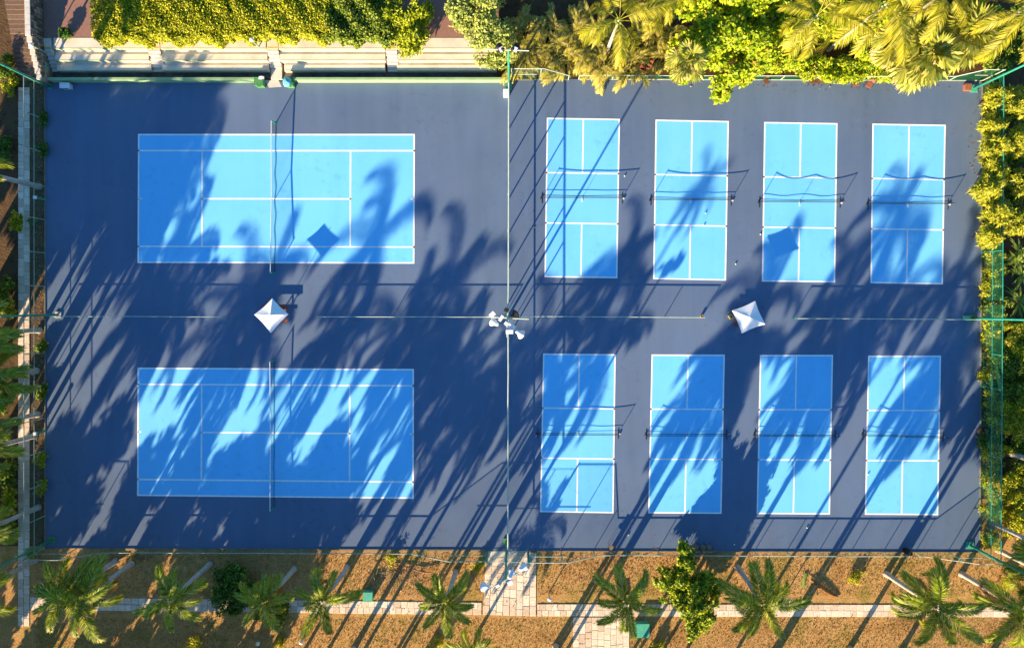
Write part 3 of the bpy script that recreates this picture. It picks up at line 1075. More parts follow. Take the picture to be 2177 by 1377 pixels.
# ---------------------------------------------------------------- parasols and picnic tables
def parasol(label, corners, zc, za):
    q = [P(x, y, zc) for x, y in corners]
    c = (q[0] + q[1] + q[2] + q[3]) / 4
    t = empty('parasol', (c.x, c.y, 0))
    tag(t, label, 'parasol', 'white parasols')
    q = [p - Vector((c.x, c.y, 0)) for p in q]
    # sagging hems, ridge lines straight
    V, F_ = [Vector((0, 0, za))], []
    K = 6
    for i in range(4):
        a, b = q[i], q[(i + 1) % 4]
        for k in range(K):
            s = k / K
            p = a.lerp(b, s)
            pull = 0.06 * math.sin(math.pi * s)
            V.append(Vector((p.x * (1 - pull), p.y * (1 - pull), zc - 0.02 * math.sin(math.pi * s))))
    n = len(V) - 1
    # middle ring for a softly curved cloth
    for i in range(1, n + 1):
        p = V[i]
        s = ((i - 1) % K) / K
        V.append(Vector((p.x * 0.5, p.y * 0.5, zc + (za - zc) * 0.5 - 0.03 * math.sin(math.pi * s))))
    for i in range(n):
        i2 = (i + 1) % n
        F_.append((0, n + 1 + i, n + 1 + i2))
        F_.append((n + 1 + i, 1 + i, 1 + i2, n + 1 + i2))
    m = MB().add(V, F_)
    cp = m.build('canopy', CANVAS, t)
    md = cp.modifiers.new('thick', 'SOLIDIFY')
    md.thickness = 0.012
    MB().tube([(0, 0, 0.05), (0, 0, za + 0.06)], 0.028, 8).build('pole', LAMPW, t)
    MB().lathe([(0.30, 0.0), (0.30, 0.06), (0.08, 0.1), (0.05, 0.3)], 14).build('base', CONC2, t)
    for i in range(4):
        MB().tube([(0, 0, za - 0.06), q[i] * 0.98 - Vector((0, 0, 0.03))], 0.012, 5).build('rib', LAMPW, t)
    MB().lathe([(0.03, 0), (0.045, 0.04), (0.0, 0.12)], 8, (0, 0, za)).build('finial', CANVAS, t)
    return t


def picnic_table(label, px, py, w=2.0, d=0.75, rz=0.0):
    t = empty('picnic_table', P(px, py), rz)
    tag(t, label, 'table', 'wooden picnic tables')
    for i in range(6):
        y = -d / 2 + (i + 0.5) * d / 6
        if i in (2,):
            MB().box((0, y, 0.745), (w, d / 6 - 0.015, 0.035)).build('top_plank', WOOD, t)
        else:
            MB().box((0, y, 0.745), (w, d / 6 - 0.012, 0.04)).build('top_plank', WOOD, t)
    for s in (-1, 1):
        for k in (0, 1):
            MB().box((0, s * (d / 2 + 0.20 + 0.13 * k), 0.44), (w, 0.115, 0.04)).build('bench_plank', WOOD, t)
        fx = s * (w / 2 - 0.28)
        m = MB()
        m.box((fx, 0, 0.39), (0.07, d + 0.86, 0.06))
        m.build('cross_beam', WOOD, t)
        MB().box((fx + 0.05, 0, 0.69), (0.05, d, 0.07)).build('top_beam', WOOD, t)
        for sy in (-1, 1):
            M = Matrix.Rotation(sy * 0.45, 3, 'X')
            MB().box((fx - 0.06, sy * 0.42, 0.36), (0.05, 0.09, 0.80), M=M).build('leg', WOOD, t)
    return t


picnic_table('brown wooden picnic table under the left parasol', 588, 666, 2.15, 0.72)
picnic_table('reddish wooden picnic table under the right parasol', 1583, 675, 2.2, 0.75)
parasol('white square parasol standing cornerwise between the tennis courts', [(579, 634), (613.5, 668), (576, 708), (540.5, 668.5)], 2.32, 2.62)
parasol('white square parasol between the pickleball rows', [(1605.5, 639.5), (1627, 689), (1577, 708.5), (1556, 660)], 2.32, 2.62)
o = empty('plastic_caddy', P(1552, 673))
tag(o, 'small yellow plastic caddy beside the right picnic table', 'caddy')
MB().box((0, 0, 0.15), (0.28, 0.34, 0.3), 0.5).build('body', YELLOWP, o)
MB().box((0, 0, 0.305), (0.16, 0.20, 0.02), 0.5).build('inner', RUST, o)
o = empty('bucket', P(1491, 672))
tag(o, 'small orange bucket at the end of a pickleball divider', 'bucket')
MB().lathe([(0.10, 0), (0.13, 0.25), (0.12, 0.25), (0.09, 0.03)], 12).build('body', YELLOWP, o)

# ---------------------------------------------------------------- bins, boxes and chairs
def bin_box(label, px, py, s, mat, lidmat=None, rz=0.0):
    o = empty('bin', P(px, py), rz)
    tag(o, label, 'bin')
    x, y, z = s
    m = MB()
    m.add([(-x / 2 * .88, -y / 2 * .88, 0), (x / 2 * .88, -y / 2 * .88, 0), (x / 2 * .88, y / 2 * .88, 0), (-x / 2 * .88, y / 2 * .88, 0),
           (-x / 2, -y / 2, z), (x / 2, -y / 2, z), (x / 2, y / 2, z), (-x / 2, y / 2, z)],
          [(3, 2, 1, 0), (4, 5, 6, 7), (0, 1, 5, 4), (1, 2, 6, 5), (2, 3, 7, 6), (3, 0, 4, 7)])
    m.build('body', mat, o)
    MB().box((0, 0, z + 0.03), (x + 0.05, y + 0.05, 0.05)).build('lid', lidmat or mat, o)
    MB().box((0, -y / 2 - 0.03, z * 0.85), (x * 0.5, 0.04, 0.05)).build('handle', BLACK, o)
    return o


bin_box('green bin at the left of the concrete apron', 557, 180, (0.7, 0.65, 0.8), BINGREEN)
bin_box('green bin under the turquoise bag', 620, 180, (0.7, 0.7, 0.8), BINGREEN)
bag = MB()
rb = random.Random(9)
prof = [(0.02, 0.0), (0.30, 0.02), (0.38, 0.14), (0.34, 0.26), (0.20, 0.34), (0.05, 0.38)]
bag.lathe(prof, 14, (0, 0, 0))
bag.v = [(x * rb.uniform(0.8, 1.1), y * rb.uniform(1.0, 1.35), z * rb.uniform(0.85, 1.1)) for x, y, z in bag.v]
q = P(611, 176, 0.95)
o = bag.build('plastic_bag', BLUECLOTH, None, smooth=True, loc=(q.x, q.y, 0.935))
tag(o, 'crumpled turquoise plastic bag lying on a green bin', 'bag')
o = empty('white_cloth', P(556, 166, 0.92))
tag(o, 'small white cloth on the left green bin', 'cloth')
MB().add([(-.25, -.12, .02), (0.05, -.14, .06), (.24, -.1, .02), (-.2, .1, .05), (0.02, .13, .09), (.22, .12, .03)], [(0, 1, 4, 3), (1, 2, 5, 4)]).build('fold', TAPE, o)
bin_box('white box on the low green wall near the upper left corner', 146, 186, (0.8, 0.42, 0.5), LAMPW)
o = empty('storage_chest', P(95, 152, 0.5))
o.location.z = 0
tag(o, 'pale green storage chest at the foot of the rubble wall', 'chest')
MB().box((0, 0, 0.45), (0.72, 1.25, 0.9)).build('body', UTIL, o)
MB().prism([(-.40, -.68), (.40, -.68), (.40, .68), (-.40, .68)], 0.9, 0.97).build('lid', surf('pale_chest', (0.16, 0.42, 0.30), (0.25, 0.50, 0.38), 3.0, 0.6), o)
MB().box((0.02, 0, 0.98), (0.03, 1.2, 0.02)).build('lid_rib', RAIL, o)


def chair(name, label, px, py, rz, mat, group=None, sh=0.45, round_=True):
    o = empty(name, P(px, py), rz)
    tag(o, label, 'chair', group)
    if round_:
        pts = [(0.24 * math.cos(a), 0.23 * math.sin(a)) for a in [2 * math.pi * k / 12 for k in range(12)]]
    else:
        pts = [(-.25, -.24), (.25, -.24), (.25, .24), (-.25, .24)]
    MB().prism(pts, sh - 0.04, sh + 0.02).build('seat', mat, o)
    m = MB()
    K = 7
    for z0, z1 in ((sh + 0.16, sh + 0.46),):
        V = []
        for k in range(K):
            a = math.pi * (0.22 + 0.56 * k / (K - 1))
            for (r, z) in ((0.25, z0), (0.29, z1), (0.32, z1), (0.28, z0)):
                V.append((r * math.cos(a), r * math.sin(a) + 0.02, z))
        F_ = []
        for k in range(K - 1):
            for j in range(4):
                F_.append((k * 4 + j, k * 4 + (j + 1) % 4, k * 4 + 4 + (j + 1) % 4, k * 4 + 4 + j))
        F_ += [(0, 1, 2, 3), ((K - 1) * 4 + 3, (K - 1) * 4 + 2, (K - 1) * 4 + 1, (K - 1) * 4)]
        m.add(V, F_)
    m.build('backrest', mat, o)
    for sx in (-1, 1):
        MB().tube([(sx * 0.22, -0.22, 0), (sx * 0.20, -0.18, sh)], 0.016, 6).build('leg', BLACK, o)
        MB().tube([(sx * 0.22, 0.24, 0), (sx * 0.20, 0.18, sh), (sx * 0.20, 0.25, sh + 0.45)], 0.016, 6).build('leg', BLACK, o)
        MB().tube([(sx * 0.24, -0.16, sh + 0.18), (sx * 0.24, 0.20, sh + 0.20)], 0.018, 6).build('armrest', BLACK, o)
    return o


chair('chair', 'lone tan chair at the lower fence between the first two courts', 1298, 1158, 3.1, TANSEAT, None, 0.62)
for k, (px, lb) in enumerate([(1464, 'leftmost tan chair in the row of four below the courts'), (1476, 'second tan chair in the row of four below the courts'),
                              (1491, 'third tan chair in the row of four below the courts'), (1503, 'rightmost tan chair in the row of four below the courts')]):
    chair('chair', lb, px, 1158, 3.14 + 0.08 * (k - 1), TANSEAT, 'chairs along the lower fence', 0.62)
for k, (px, lb) in enumerate([(1722, 'leftmost brown stool of three under the upper fence'), (1733, 'middle brown stool of three under the upper fence'), (1748, 'rightmost brown stool of three under the upper fence')]):
    chair('chair', lb, px, 177, 0.2 * k, WICKER, 'chairs along the upper fence')
chair('chair', 'dark round chair below the bright green tree', 1625, 177, 0.4, WICKER, 'chairs along the upper fence')
chair('chair', 'square brown chair left of the tilted brown chair', 1814, 181, 0.1, RUST, 'chairs along the upper fence', round_=False)
chair('chair', 'square tilted brown chair under the upper fence', 1842, 184, -0.5, RUST, 'chairs along the upper fence', round_=False)
chair('chair', 'brown chair standing against the right fence', 2077, 914, -1.5, WICKER)
b_ = bin_box('black bin by the lower fence near the right pole', 1923, 1168, (0.4, 0.4, 0.75), BLACK)
for (px, py, s, lb) in [(785, 1262, (0.76, 0.76, 0.62), 'small green utility cabinet on the dry grass by the bare twigs'),
                        (1363, 1333, (1.15, 1.15, 0.62), 'large green utility cabinet at the edge of the slab walk')]:
    o = empty('utility_cabinet', P(px, py))
    tag(o, lb, 'cabinet')
    MB().box((0, 0, s[2] / 2 - 0.02), s).build('housing', UTIL, o)
    MB().box((0, 0, s[2] + 0.0), (s[0] + 0.06, s[1] + 0.06, 0.05)).build('lid', UTIL, o)
    MB().box((s[0] * 0.1, -s[1] / 2 - 0.02, s[2] * 0.55), (0.12, 0.04, 0.06)).build('handle', BLACK, o)
for (px, py, lb) in [(1500, 453, 'ball near the net of the second upper court'), (1497, 479, 'ball on the kitchen line of the second upper court'),
                     (1617, 498, 'ball beside the left line of the third upper court'), (1564, 561, 'ball below, between the second and third upper courts'),
                     (1328, 374, 'ball right of the first upper court'), (1846, 1008, 'ball inside the lower right-hand court'), (1336, 1137, 'ball near the lone chair'),
                     (1561, 1157, 'ball near the row of four chairs'), (1716, 1121, 'ball below the third lower court')]:
    o = MB().lathe([(0.012, -0.062), (0.045, -0.044), (0.062, 0.0), (0.045, 0.044), (0.012, 0.062)], 10).build('ball', BALL, None, smooth=True, loc=P(px, py, 0.066))
    tag(o, 'small pale ' + lb, 'ball', 'balls left on the courts')


def garden_lamp(label, px, py, h=1.1):
    q = P(px, py, h)
    o = empty('garden_lamp', (q.x, q.y, 0))
    tag(o, label, 'lamp', 'garden lamps')
    MB().tube([(0, 0, 0), (0, 0, h)], 0.05, 8).build('post', RAILGREY, o)
    MB().lathe([(0.07, 0), (0.17, 0.06), (0.17, 0.16), (0.06, 0.24)], 12, (0, 0, h)).build('lamp_head', LAMPW, o)


garden_lamp('white topped garden lamp at the grass corner by the slab walk', 1168, 1272)
garden_lamp('white topped garden lamp by the path near the round palm', 1680, 1276)
garden_lamp('round pale garden lamp at the lower edge, left', 549, 1366, 0.5)
garden_lamp('round pale garden lamp at the lower edge, near the yellow-green shrub', 641, 1364, 0.5)
garden_lamp('white garden lamp at the front edge of the clipped hedge', 536, 86, 2.6)
garden_lamp('small white lamp on top of the rubble wall', 68, 97, 2.7)
for (px, py, lb) in [(98, 425, 'green post with a white box at the left fence, upper'), (98, 915, 'green post with a white box at the left fence, lower')]:
    o = empty('meter_post', P(px, py))
    tag(o, lb, 'post')
    MB().box((0, 0, 0.65), (0.14, 0.14, 1.3)).build('post', RAIL, o)
    MB().box((0, 0, 1.38), (0.22, 0.26, 0.16)).build('meter_box', LAMPW, o)
# pallet and pipe behind the north fence
o = empty('wooden_pallet', P(1376, 135), 0.35)
tag(o, 'weathered red-brown pallet leaning behind the upper fence', 'pallet')
o.rotation_euler = (0.35, 0.1, -0.35)
o.location.z = 0.25
for k in range(6):
    MB().box((0, -0.8 + k * 0.32, 0.05), (0.9, 0.16, 0.04)).build('slat', RUST, o)
for k in (-1, 0, 1):
    MB().box((k * 0.40, 0, -0.02), (0.09, 1.75, 0.09)).build('runner', RUST, o)
o = empty('drum', P(1242, 158))
tag(o, 'black drum at the opening in the upper fence', 'drum')
MB().lathe([(0.26, 0), (0.27, 0.5), (0.22, 0.5), (0.20, 0.12)], 16).build('body', BLACK, o)
# ---------------------------------------------------------------- vegetation
def fronds(L, n, lmax, e0, droop, ranks, w, seed, fwd=0.95, hang=0.25, bare=0.12, stalk_r=0.03):
    """one feather leaf growing along +X from the origin, curving down; returns a mesh"""
    r = np.random.RandomState(seed)
    N_ = 24
    pts = [np.array([0.0, 0.0, 0.0])]
    e = e0
    for i in range(N_):
        e -= droop / N_ * (0.4 + 1.2 * i / N_)
        pts.append(pts[-1] + np.array([math.cos(e), 0, math.sin(e)]) * L / N_)
    pts = np.array(pts)
    twist = r.uniform(-0.12, 0.12)
    pts[:, 1] += twist * L * (np.linspace(0, 1, N_ + 1) ** 2)
    V, Q = [], []
    # stalk: flat three-sided strip
    for i in range(N_):
        s0, s1 = i / N_, (i + 1) / N_
        a, b = pts[i], pts[i + 1]
        w0, w1 = stalk_r * (1.15 - s0), stalk_r * (1.15 - s1)
        k = len(V)
        V += [a + [0, -w0, 0], a + [0, w0, 0], b + [0, w1, 0], b + [0, -w1, 0]]
        Q.append((k, k + 1, k + 2, k + 3))
    for i in range(n):
        s = bare + (1 - bare) * (i + r.uniform(0, 0.8)) / n
        x = s * N_
        i0 = min(int(x), N_ - 1)
        p = pts[i0] + (pts[i0 + 1] - pts[i0]) * (x - i0)
        t = pts[i0 + 1] - pts[i0]
        t = t / np.linalg.norm(t)
        y = np.array([0, 1.0, 0])
        nn = np.cross(t, y)
        nn = -nn if nn[2] < 0 else nn
        q = (s - bare) / (1 - bare)
        ln = lmax * (0.45 + 0.55 * math.sin(math.pi * min(1, 0.15 + 0.75 * q)) if q < 0.75 else 0.45 + 0.55 * math.sin(math.pi * (0.15 + 0.75 * q))) * r.uniform(0.85, 1.1)
        f = fwd * (1.15 - 0.65 * q)
        for a in ranks:
            for sd in (-1, 1):
                aa = a + r.normal(0, 0.14)
                d = math.cos(f) * t + math.sin(f) * (math.cos(aa) * y * sd + math.sin(aa) * nn)
                d = d / np.linalg.norm(d)
                side = np.cross(d, nn)
                side = side / (np.linalg.norm(side) + 1e-9)
                tip = p + d * ln - np.array([0, 0, hang * ln])
                mid = p + d * ln * 0.45 - np.array([0, 0, hang * ln * 0.12])
                k = len(V)
                V += [p, mid + side * w, tip, mid - side * w]
                Q.append((k, k + 1, k + 2, k + 3))
    return np.array(V), np.array(Q)


FR = {}


def frond_set(kind, mat):
    if (kind, mat.name) in FR:
        return FR[(kind, mat.name)]
    out = []
    for j, e0 in enumerate((1.0, 0.75, 0.5, 0.28, 0.05, -0.25)):
        if kind == 'royal':
            V, Q = fronds(3.2, 46, 0.72, e0, 1.25 + 0.1 * j, (-0.5, 0.1, 0.8), 0.032, 50 + j, 0.95, 0.18, 0.10)
        elif kind == 'coco':
            V, Q = fronds(4.6, 70, 0.95, e0, 1.35 + 0.1 * j, (-0.25,), 0.032, 70 + j, 1.0, 0.35, 0.2)
        else:
            V, Q = fronds(1.9, 26, 0.55, e0 * 0.9, 1.5, (0.25,), 0.034, 90 + j, 0.85, 0.2, 0.25, 0.018)
        out.append(np_mesh('frond', V, Q, mat))
    FR[(kind, mat.name)] = out
    return out


def trunk_prof(h, r0, r1, kind):
    if kind == 'royal':
        return [(r0 * 1.55, 0.0), (r0 * 1.35, 0.15), (r0 * 1.1, 0.6), (r0, h * 0.35), (r0 * 0.95, h * 0.6), (r1, h)]
    return [(r0 * 1.6, 0.0), (r0 * 1.2, 0.3), (r0, h * 0.3), (r1, h)]


def palm(label, x, y, h, kind='royal', n=15, scale=1.0, seed=0, mat=None, lean=(0, 0), tr=None, group='royal palms', cat='palm tree', name='palm_tree', z0=-0.03, dry=0):
    r = random.Random(seed * 13 + 5)
    t = empty(name, (x, y, z0))
    tag(t, label, cat, group)
    if mat is None:
        mat = L_ROYAL if kind == 'royal' else L_COCO
    r0, r1 = tr or ((0.20, 0.13) if kind == 'royal' else (0.15, 0.10))
    K = 10
    pts, rad = [], []
    pr = trunk_prof(h, r0, r1, kind)
    for i in range(K + 1):
        z = h * (i / K) ** 1.3
        s = z / h
        pts.append((lean[0] * s * s, lean[1] * s * s, z))
        for (ra, za), (rb_, zb) in zip(pr, pr[1:]):
            if z <= zb + 1e-6:
                rad.append(ra + (rb_ - ra) * (z - za) / (zb - za))
                break
    MB().tube(pts, rad, 10).build('trunk', BARK, t, smooth=True)
    top = Vector((lean[0], lean[1], h))
    if kind == 'royal':
        MB().tube([top, top + Vector((0, 0, 0.35 * scale)), top + Vector((0, 0, 0.95 * scale))], [r1 * 1.25, r1 * 1.35, r1 * 0.6], 8).build('crownshaft', SHAFT, t, smooth=True)
        top = top + Vector((0, 0, 0.8 * scale))
    fs = frond_set(kind, mat)
    a = r.uniform(0, 6.28)
    for i in range(n):
        a += 2.399963 + r.uniform(-0.25, 0.25)
        f = i / max(1, n - 1)
        idx = min(5, max(0, int(f * 6 * 0.98 + r.uniform(-0.8, 0.8))))
        sc = scale * r.uniform(0.78, 1.14)
        link('frond', fs[idx], t, top - Vector((0, 0, 0.25 * f * scale)), (r.uniform(-0.15, 0.15), r.uniform(-0.08, 0.08), a), (sc, sc, sc))
    for i in range(dry):
        link('dry_frond', frond_set(kind, DRYFROND)[5], t, top - Vector((0, 0, 0.75 * scale)), (r.uniform(-0.3, 0.3), 0.35, r.uniform(0, 6.28)), (scale * 0.85,) * 3)
    if kind == 'coco':
        m = MB()
        for i in range(7):
            aa = i * 0.9
            m.lathe([(0.02, -0.15), (0.11, -0.05), (0.11, 0.05), (0.02, 0.14)], 8, top + Vector((0.22 * math.cos(aa), 0.22 * math.sin(aa), -0.2 - 0.1 * (i % 2))))
        m.build('coconuts', SHAFT, t, smooth=True)
    return t


def leaf_arrays(Pn, Nn, size, asp, rng, jit=0.6, droop=0.0):
    """folded four-cornered leaves at points Pn facing about Nn"""
    n = len(Pn)
    N0 = Nn + rng.normal(0, jit, (n, 3))
    N0 /= np.linalg.norm(N0, axis=1, keepdims=True) + 1e-9
    U = rng.normal(0, 1, (n, 3))
    U -= N0 * np.sum(U * N0, axis=1, keepdims=True)
    U /= np.linalg.norm(U, axis=1, keepdims=True) + 1e-9
    Wd = np.cross(N0, U)
    s = size * rng.uniform(0.6, 1.35, (n, 1))
    tip = Pn + U * s - np.array([0, 0, droop]) * s
    mid = Pn + U * s * 0.45
    l = mid + Wd * s * asp + N0 * s * 0.10
    r = mid - Wd * s * asp + N0 * s * 0.10
    V = np.stack([Pn, l, tip, r], axis=1).reshape(-1, 3)
    Q = np.arange(4 * n).reshape(-1, 4)
    return V, Q


def blob_points(blobs, n, rng, shell=0.55):
    """points through the outer part of a union of ellipsoids, lumpy"""
    vol = np.array([b[3] * b[4] * b[5] for b in blobs]) ** 0.75
    vol = vol / vol.sum()
    Ps, Ns = [], []
    for b, v in zip(blobs, vol):
        k = int(n * v)
        D = rng.normal(0, 1, (k, 3))
        D /= np.linalg.norm(D, axis=1, keepdims=True)
        rad = shell + (1 - shell) * rng.uniform(0, 1, (k, 1)) ** 0.6
        ph = rng.uniform(0, 6.28, 6)
        lump = 1 + 0.13 * np.sin(D[:, 0:1] * 5 + ph[0]) * np.sin(D[:, 1:2] * 5 + ph[1]) + 0.12 * np.sin(D[:, 2:3] * 7 + ph[2] + D[:, 0:1] * 4) + 0.07 * np.sin(D[:, 1:2] * 13 + ph[3])
        pp = D * rad * lump * np.array([b[3], b[4], b[5]]) + np.array([b[0], b[1], b[2]])
        Ps.append(pp)
        Ns.append(D)
    return np.concatenate(Ps), np.concatenate(Ns)


def leafy(name, label, cat, base, blobs, n, size, mat, asp=0.28, seed=0, trunk=0.14, shell=0.5, group=None, jit=0.7, droop=0.15, sub=10, trunk_mat=None):
    """tree or shrub: trunk with limbs to each lobe and a crown of separate leaves; blobs relative to base"""
    rng = np.random.RandomState(seed + 100)
    t = empty(name, base)
    tag(t, label, cat, group)
    # break each lobe into smaller lobes so that the crown is clumped
    small = []
    for b in blobs:
        for k in range(sub + 4):
            D = rng.normal(0, 1, 3)
            D /= np.linalg.norm(D)
            f = rng.uniform(0.2, 0.98)
            q = rng.uniform(0.2, 0.44)
            small.append((b[0] + D[0] * b[3] * f, b[1] + D[1] * b[4] * f, max(0.15, b[2] + D[2] * b[5] * f), b[3] * q, b[4] * q, b[5] * q))
    Pn, Nn = blob_points(small, n, rng, shell)
    Nn = Nn * 0.8 + np.array([-0.22, -0.38, 0.5])
    ok = Pn[:, 2] > 0.03
    V, Q = leaf_arrays(Pn[ok], Nn[ok], size, asp, rng, jit, droop)
    link('crown' if cat == 'tree' else 'foliage', np_mesh('leaves', V, Q, mat), t)
    if trunk:
        m = MB()
        zt = min(b[2] for b in blobs) * 0.7
        m.tube([(0, 0, 0), (0.03, 0.02, zt * 0.5), (0, 0, zt)], [trunk * 1.25, trunk, trunk * 0.85], 8)
        for b in blobs:
            e = Vector((b[0], b[1], b[2] + b[5] * 0.3))
            md = Vector((b[0] * 0.5, b[1] * 0.5, zt + (e.z - zt) * 0.4))
            m.tube([(0, 0, zt * 0.95), md, e], [trunk * 0.6, trunk * 0.4, trunk * 0.12], 6)
        m.build('trunk', trunk_mat or BARKB, t, smooth=True)
    return t


def shadow_base(sx, sy, by):
    """where a plant must stand for its crown to shade (sx, sy); row by; returns ground point and height"""
    S0 = P(sx, sy)
    B = P(sx, by)
    d = Vector((SUN_DIR.x, SUN_DIR.y, 0)).normalized()
    t = (B.y - S0.y) / d.y
    q = S0 + d * t
    return q, t * math.tan(SUN_EL)


# -- palms of the lower garden: base and height from the photograph
rows = [(246, 1192, 6.4, 1.0, 'leftmost royal palm of the lower row, fronds overlapping its neighbour'),
        (281, 1197, 7.0, 1.0, 'royal palm second from the left in the lower row'),
        (446, 1199, 6.9, 0.95, 'royal palm with a clear white trunk left of the dark shrub'),
        (626, 1208, 6.5, 0.92, 'royal palm rising out of the dark leafy shrub'),
        (738, 1205, 6.5, 0.92, 'royal palm left of the small green cabinet'),
        (968, 1215, 5.6, 0.98, 'royal palm left of the broad slab walk'),
        (1310, 1217, 6.3, 0.98, 'royal palm just left of the ficus tree'),
        (1567, 1205, 6.6, 1.05, 'royal palm right of the ficus tree'),
        (1884, 1219, 6.9, 1.08, 'royal palm with a long leaning-looking white trunk below the black bin'),
        (2044, 1219, 6.9, 1.05, 'royal palm with white trunk in the lower right corner')]
for i, (px, py, h, sc, lb) in enumerate(rows):
    b = P(px, py)
    palm(lb, b.x, b.y, h - 0.8 * sc, 'royal', [13, 10, 11, 14, 9, 12, 10, 12, 13, 11][i], sc * [0.9, 1.02, 0.95, 0.85, 1.0, 0.92, 1.0, 1.05, 0.98, 1.05][i], i + 1, lean=(random.uniform(-0.4, 0.3), random.uniform(-0.3, 0.2)), dry=[1, 2, 0, 2, 1, 0, 1, 1, 2, 1][i], group='royal palms of the lower garden')
b = P(1012, 1350)
palm('small palm cut by the lower edge beside the slab walk', b.x, b.y, 2.6, 'royal', 12, 0.85, 31, tr=(0.13, 0.09), group='royal palms of the lower garden')

# -- second row, bases at the lower edge of the photograph
row2 = [(752, 1378, 7.6), (905, 1388, 9.5), (1181, 1372, 8.0), (1378, 1390, 8.5), (1640, 1392, 9.0), (1806, 1378, 9.0), (1916, 1382, 10.0), (2112, 1382, 8.5)]
w2 = ['left of the small palm', 'between the small palm and the cabinet', 'left of the lower walk',
      'right of the lower walk', 'below the dry fallen frond', 'with its shadow over the third lower court', 'with its shadow over the right lower court', 'in the lower right corner']
for i, ((px, py, h), w_) in enumerate(zip(row2, w2)):
    b = P(px, py)
    palm('palm base at the lower edge ' + w_, b.x, b.y, h - 0.8, 'royal', 14, 1.05, i + 60, group='royal palms along the lower edge')

# -- palms further south, known from the shadows of their crowns
far = [(822, 470, 1500, 1.15), (592, 552, 1560, 0.85), (962, 590, 1470, 1.15), (1310, 580, 1500, 1.0), (1355, 520, 1480, 0.85), (1513, 360, 1640, 0.5),
       (1640, 610, 1500, 1.15), (1925, 425, 1560, 1.05), (1935, 580, 1500, 1.1), (2050, 570, 1500, 0.9), (1785, 640, 1470, 1.1),
       (320, 640, 1480, 1.15), (520, 650, 1480, 1.2), (745, 660, 1450, 1.05), (880, 660, 1470, 1.1), (950, 730, 1430, 1.25), (1010, 840, 1430, 1.25), (925, 900, 1420, 1.15),
       (1160, 715, 1440, 1.15), (1600, 710, 1460, 1.25), (1790, 740, 1440, 1.0), (2040, 740, 1440, 1.1)]
for i, (sx, sy, by, sc) in enumerate(far):
    q, h = shadow_base(sx, sy, by)
    palm('tall palm beyond the lower edge, known only by its shadow', q.x, q.y, h - 0.6 - 0.8 * sc, 'royal', 11, sc * 1.05, i + 100, tr=(0.14, 0.10), group='royal palms beyond the lower edge')
wfar = [(130, 250, -60), (185, 380, -120), (240, 300, -90), (300, 225, -150), (335, 330, -180), (392, 260, -120), (285, 430, -200), (205, 215, -40), (420, 215, -60), (150, 330, -160)]
for i, (sx, sy, bx) in enumerate(wfar):
    q, h = shadow_base(sx, sy, sy + (sx - bx) / 0.577)
    palm('palm beyond the left edge, known only by its shadow', q.x, q.y, h - 1.2, 'royal', 15, 1.15, i + 900, group='palms beyond the left edge')

# -- palms outside the left fence
west = [(84, 397, 8.5, 'palm whose trunk stands at the upper part of the left fence'), (84, 702, 7.5, 'palm at the left fence below the middle light pole'),
        (78, 788, 6.0, 'palm with short trunk at the left fence'), (80, 880, 6.4, 'palm at the left fence above the lower meter post'),
        (74, 926, 7.0, 'palm with a pale trunk crossing the left path'), (82, 1078, 7.5, 'palm low on the left fence'), (76, 1190, 7.4, 'palm in the lower left corner outside the fence')]
for i, (px, py, h, lb) in enumerate(west):
    b = P(px, py)
    palm(lb, b.x, b.y, h - 0.8, 'royal', 15, 1.0, i + 140, group='palms outside the left fence')
east = [(2140, 962, 7.0, 'palm with a pale trunk outside the right fence, upper'), (2108, 1112, 7.0, 'palm with a pale trunk outside the right fence, middle'), (2122, 1168, 6.0, 'palm with a pale trunk outside the right fence, lower')]
for i, (px, py, h, lb) in enumerate(east):
    b = P(px, py)
    palm(lb, b.x, b.y, h - 0.8, 'royal', 14, 1.0, i + 160, group='palms outside the right fence')

# -- trees beyond the left and lower left edges, known from their shade
sw = [(180, 320, 880, 2.6), (110, 200, 800, 3.2), (120, 420, 900, 2.6)]
for i, (sx, sy, by, rr_) in enumerate(sw):
    q, h = shadow_base(sx, sy, by)
    leafy('shade_tree', 'broad tree beyond the left edge, known only by its shade', 'tree', (q.x, q.y, -0.03),
          [(0, 0, h, rr_, rr_, 2.4), (rr_ * 0.5, 0.8, h - 0.8, rr_ * 0.7, rr_ * 0.7, 1.8), (-rr_ * 0.5, -0.6, h - 0.6, rr_ * 0.7, rr_ * 0.7, 1.8)], 9000, 0.5, L_FICUS, 0.32, i, 0.3, 0.3, 'shade trees beyond the left edge')
sw2 = [(90, 1030, 1500), (190, 1000, 1520), (290, 1030, 1540), (390, 1060, 1530), (490, 1030, 1560), (590, 1000, 1540), (672, 1010, 1530), (700, 1100, 1540), (-10, 1040, 1500)]
for i, (sx, sy, by) in enumerate(sw2):
    q, h = shadow_base(sx, sy, by)
    leafy('shade_tree', 'dense tree beyond the lower left edge, known only by its shade', 'tree', (q.x, q.y, -0.03),
          [(0, 0, h, 2.3, 2.3, 2.2), (0.4, 0.3, h * 0.62, 2.1, 2.1, 2.0), (-0.4, 0, h * 0.3, 1.9, 1.9, 1.8)], 8000, 0.42, L_FICUS, 0.34, i + 20, 0.25, 0.3, 'dense trees beyond the lower left edge')

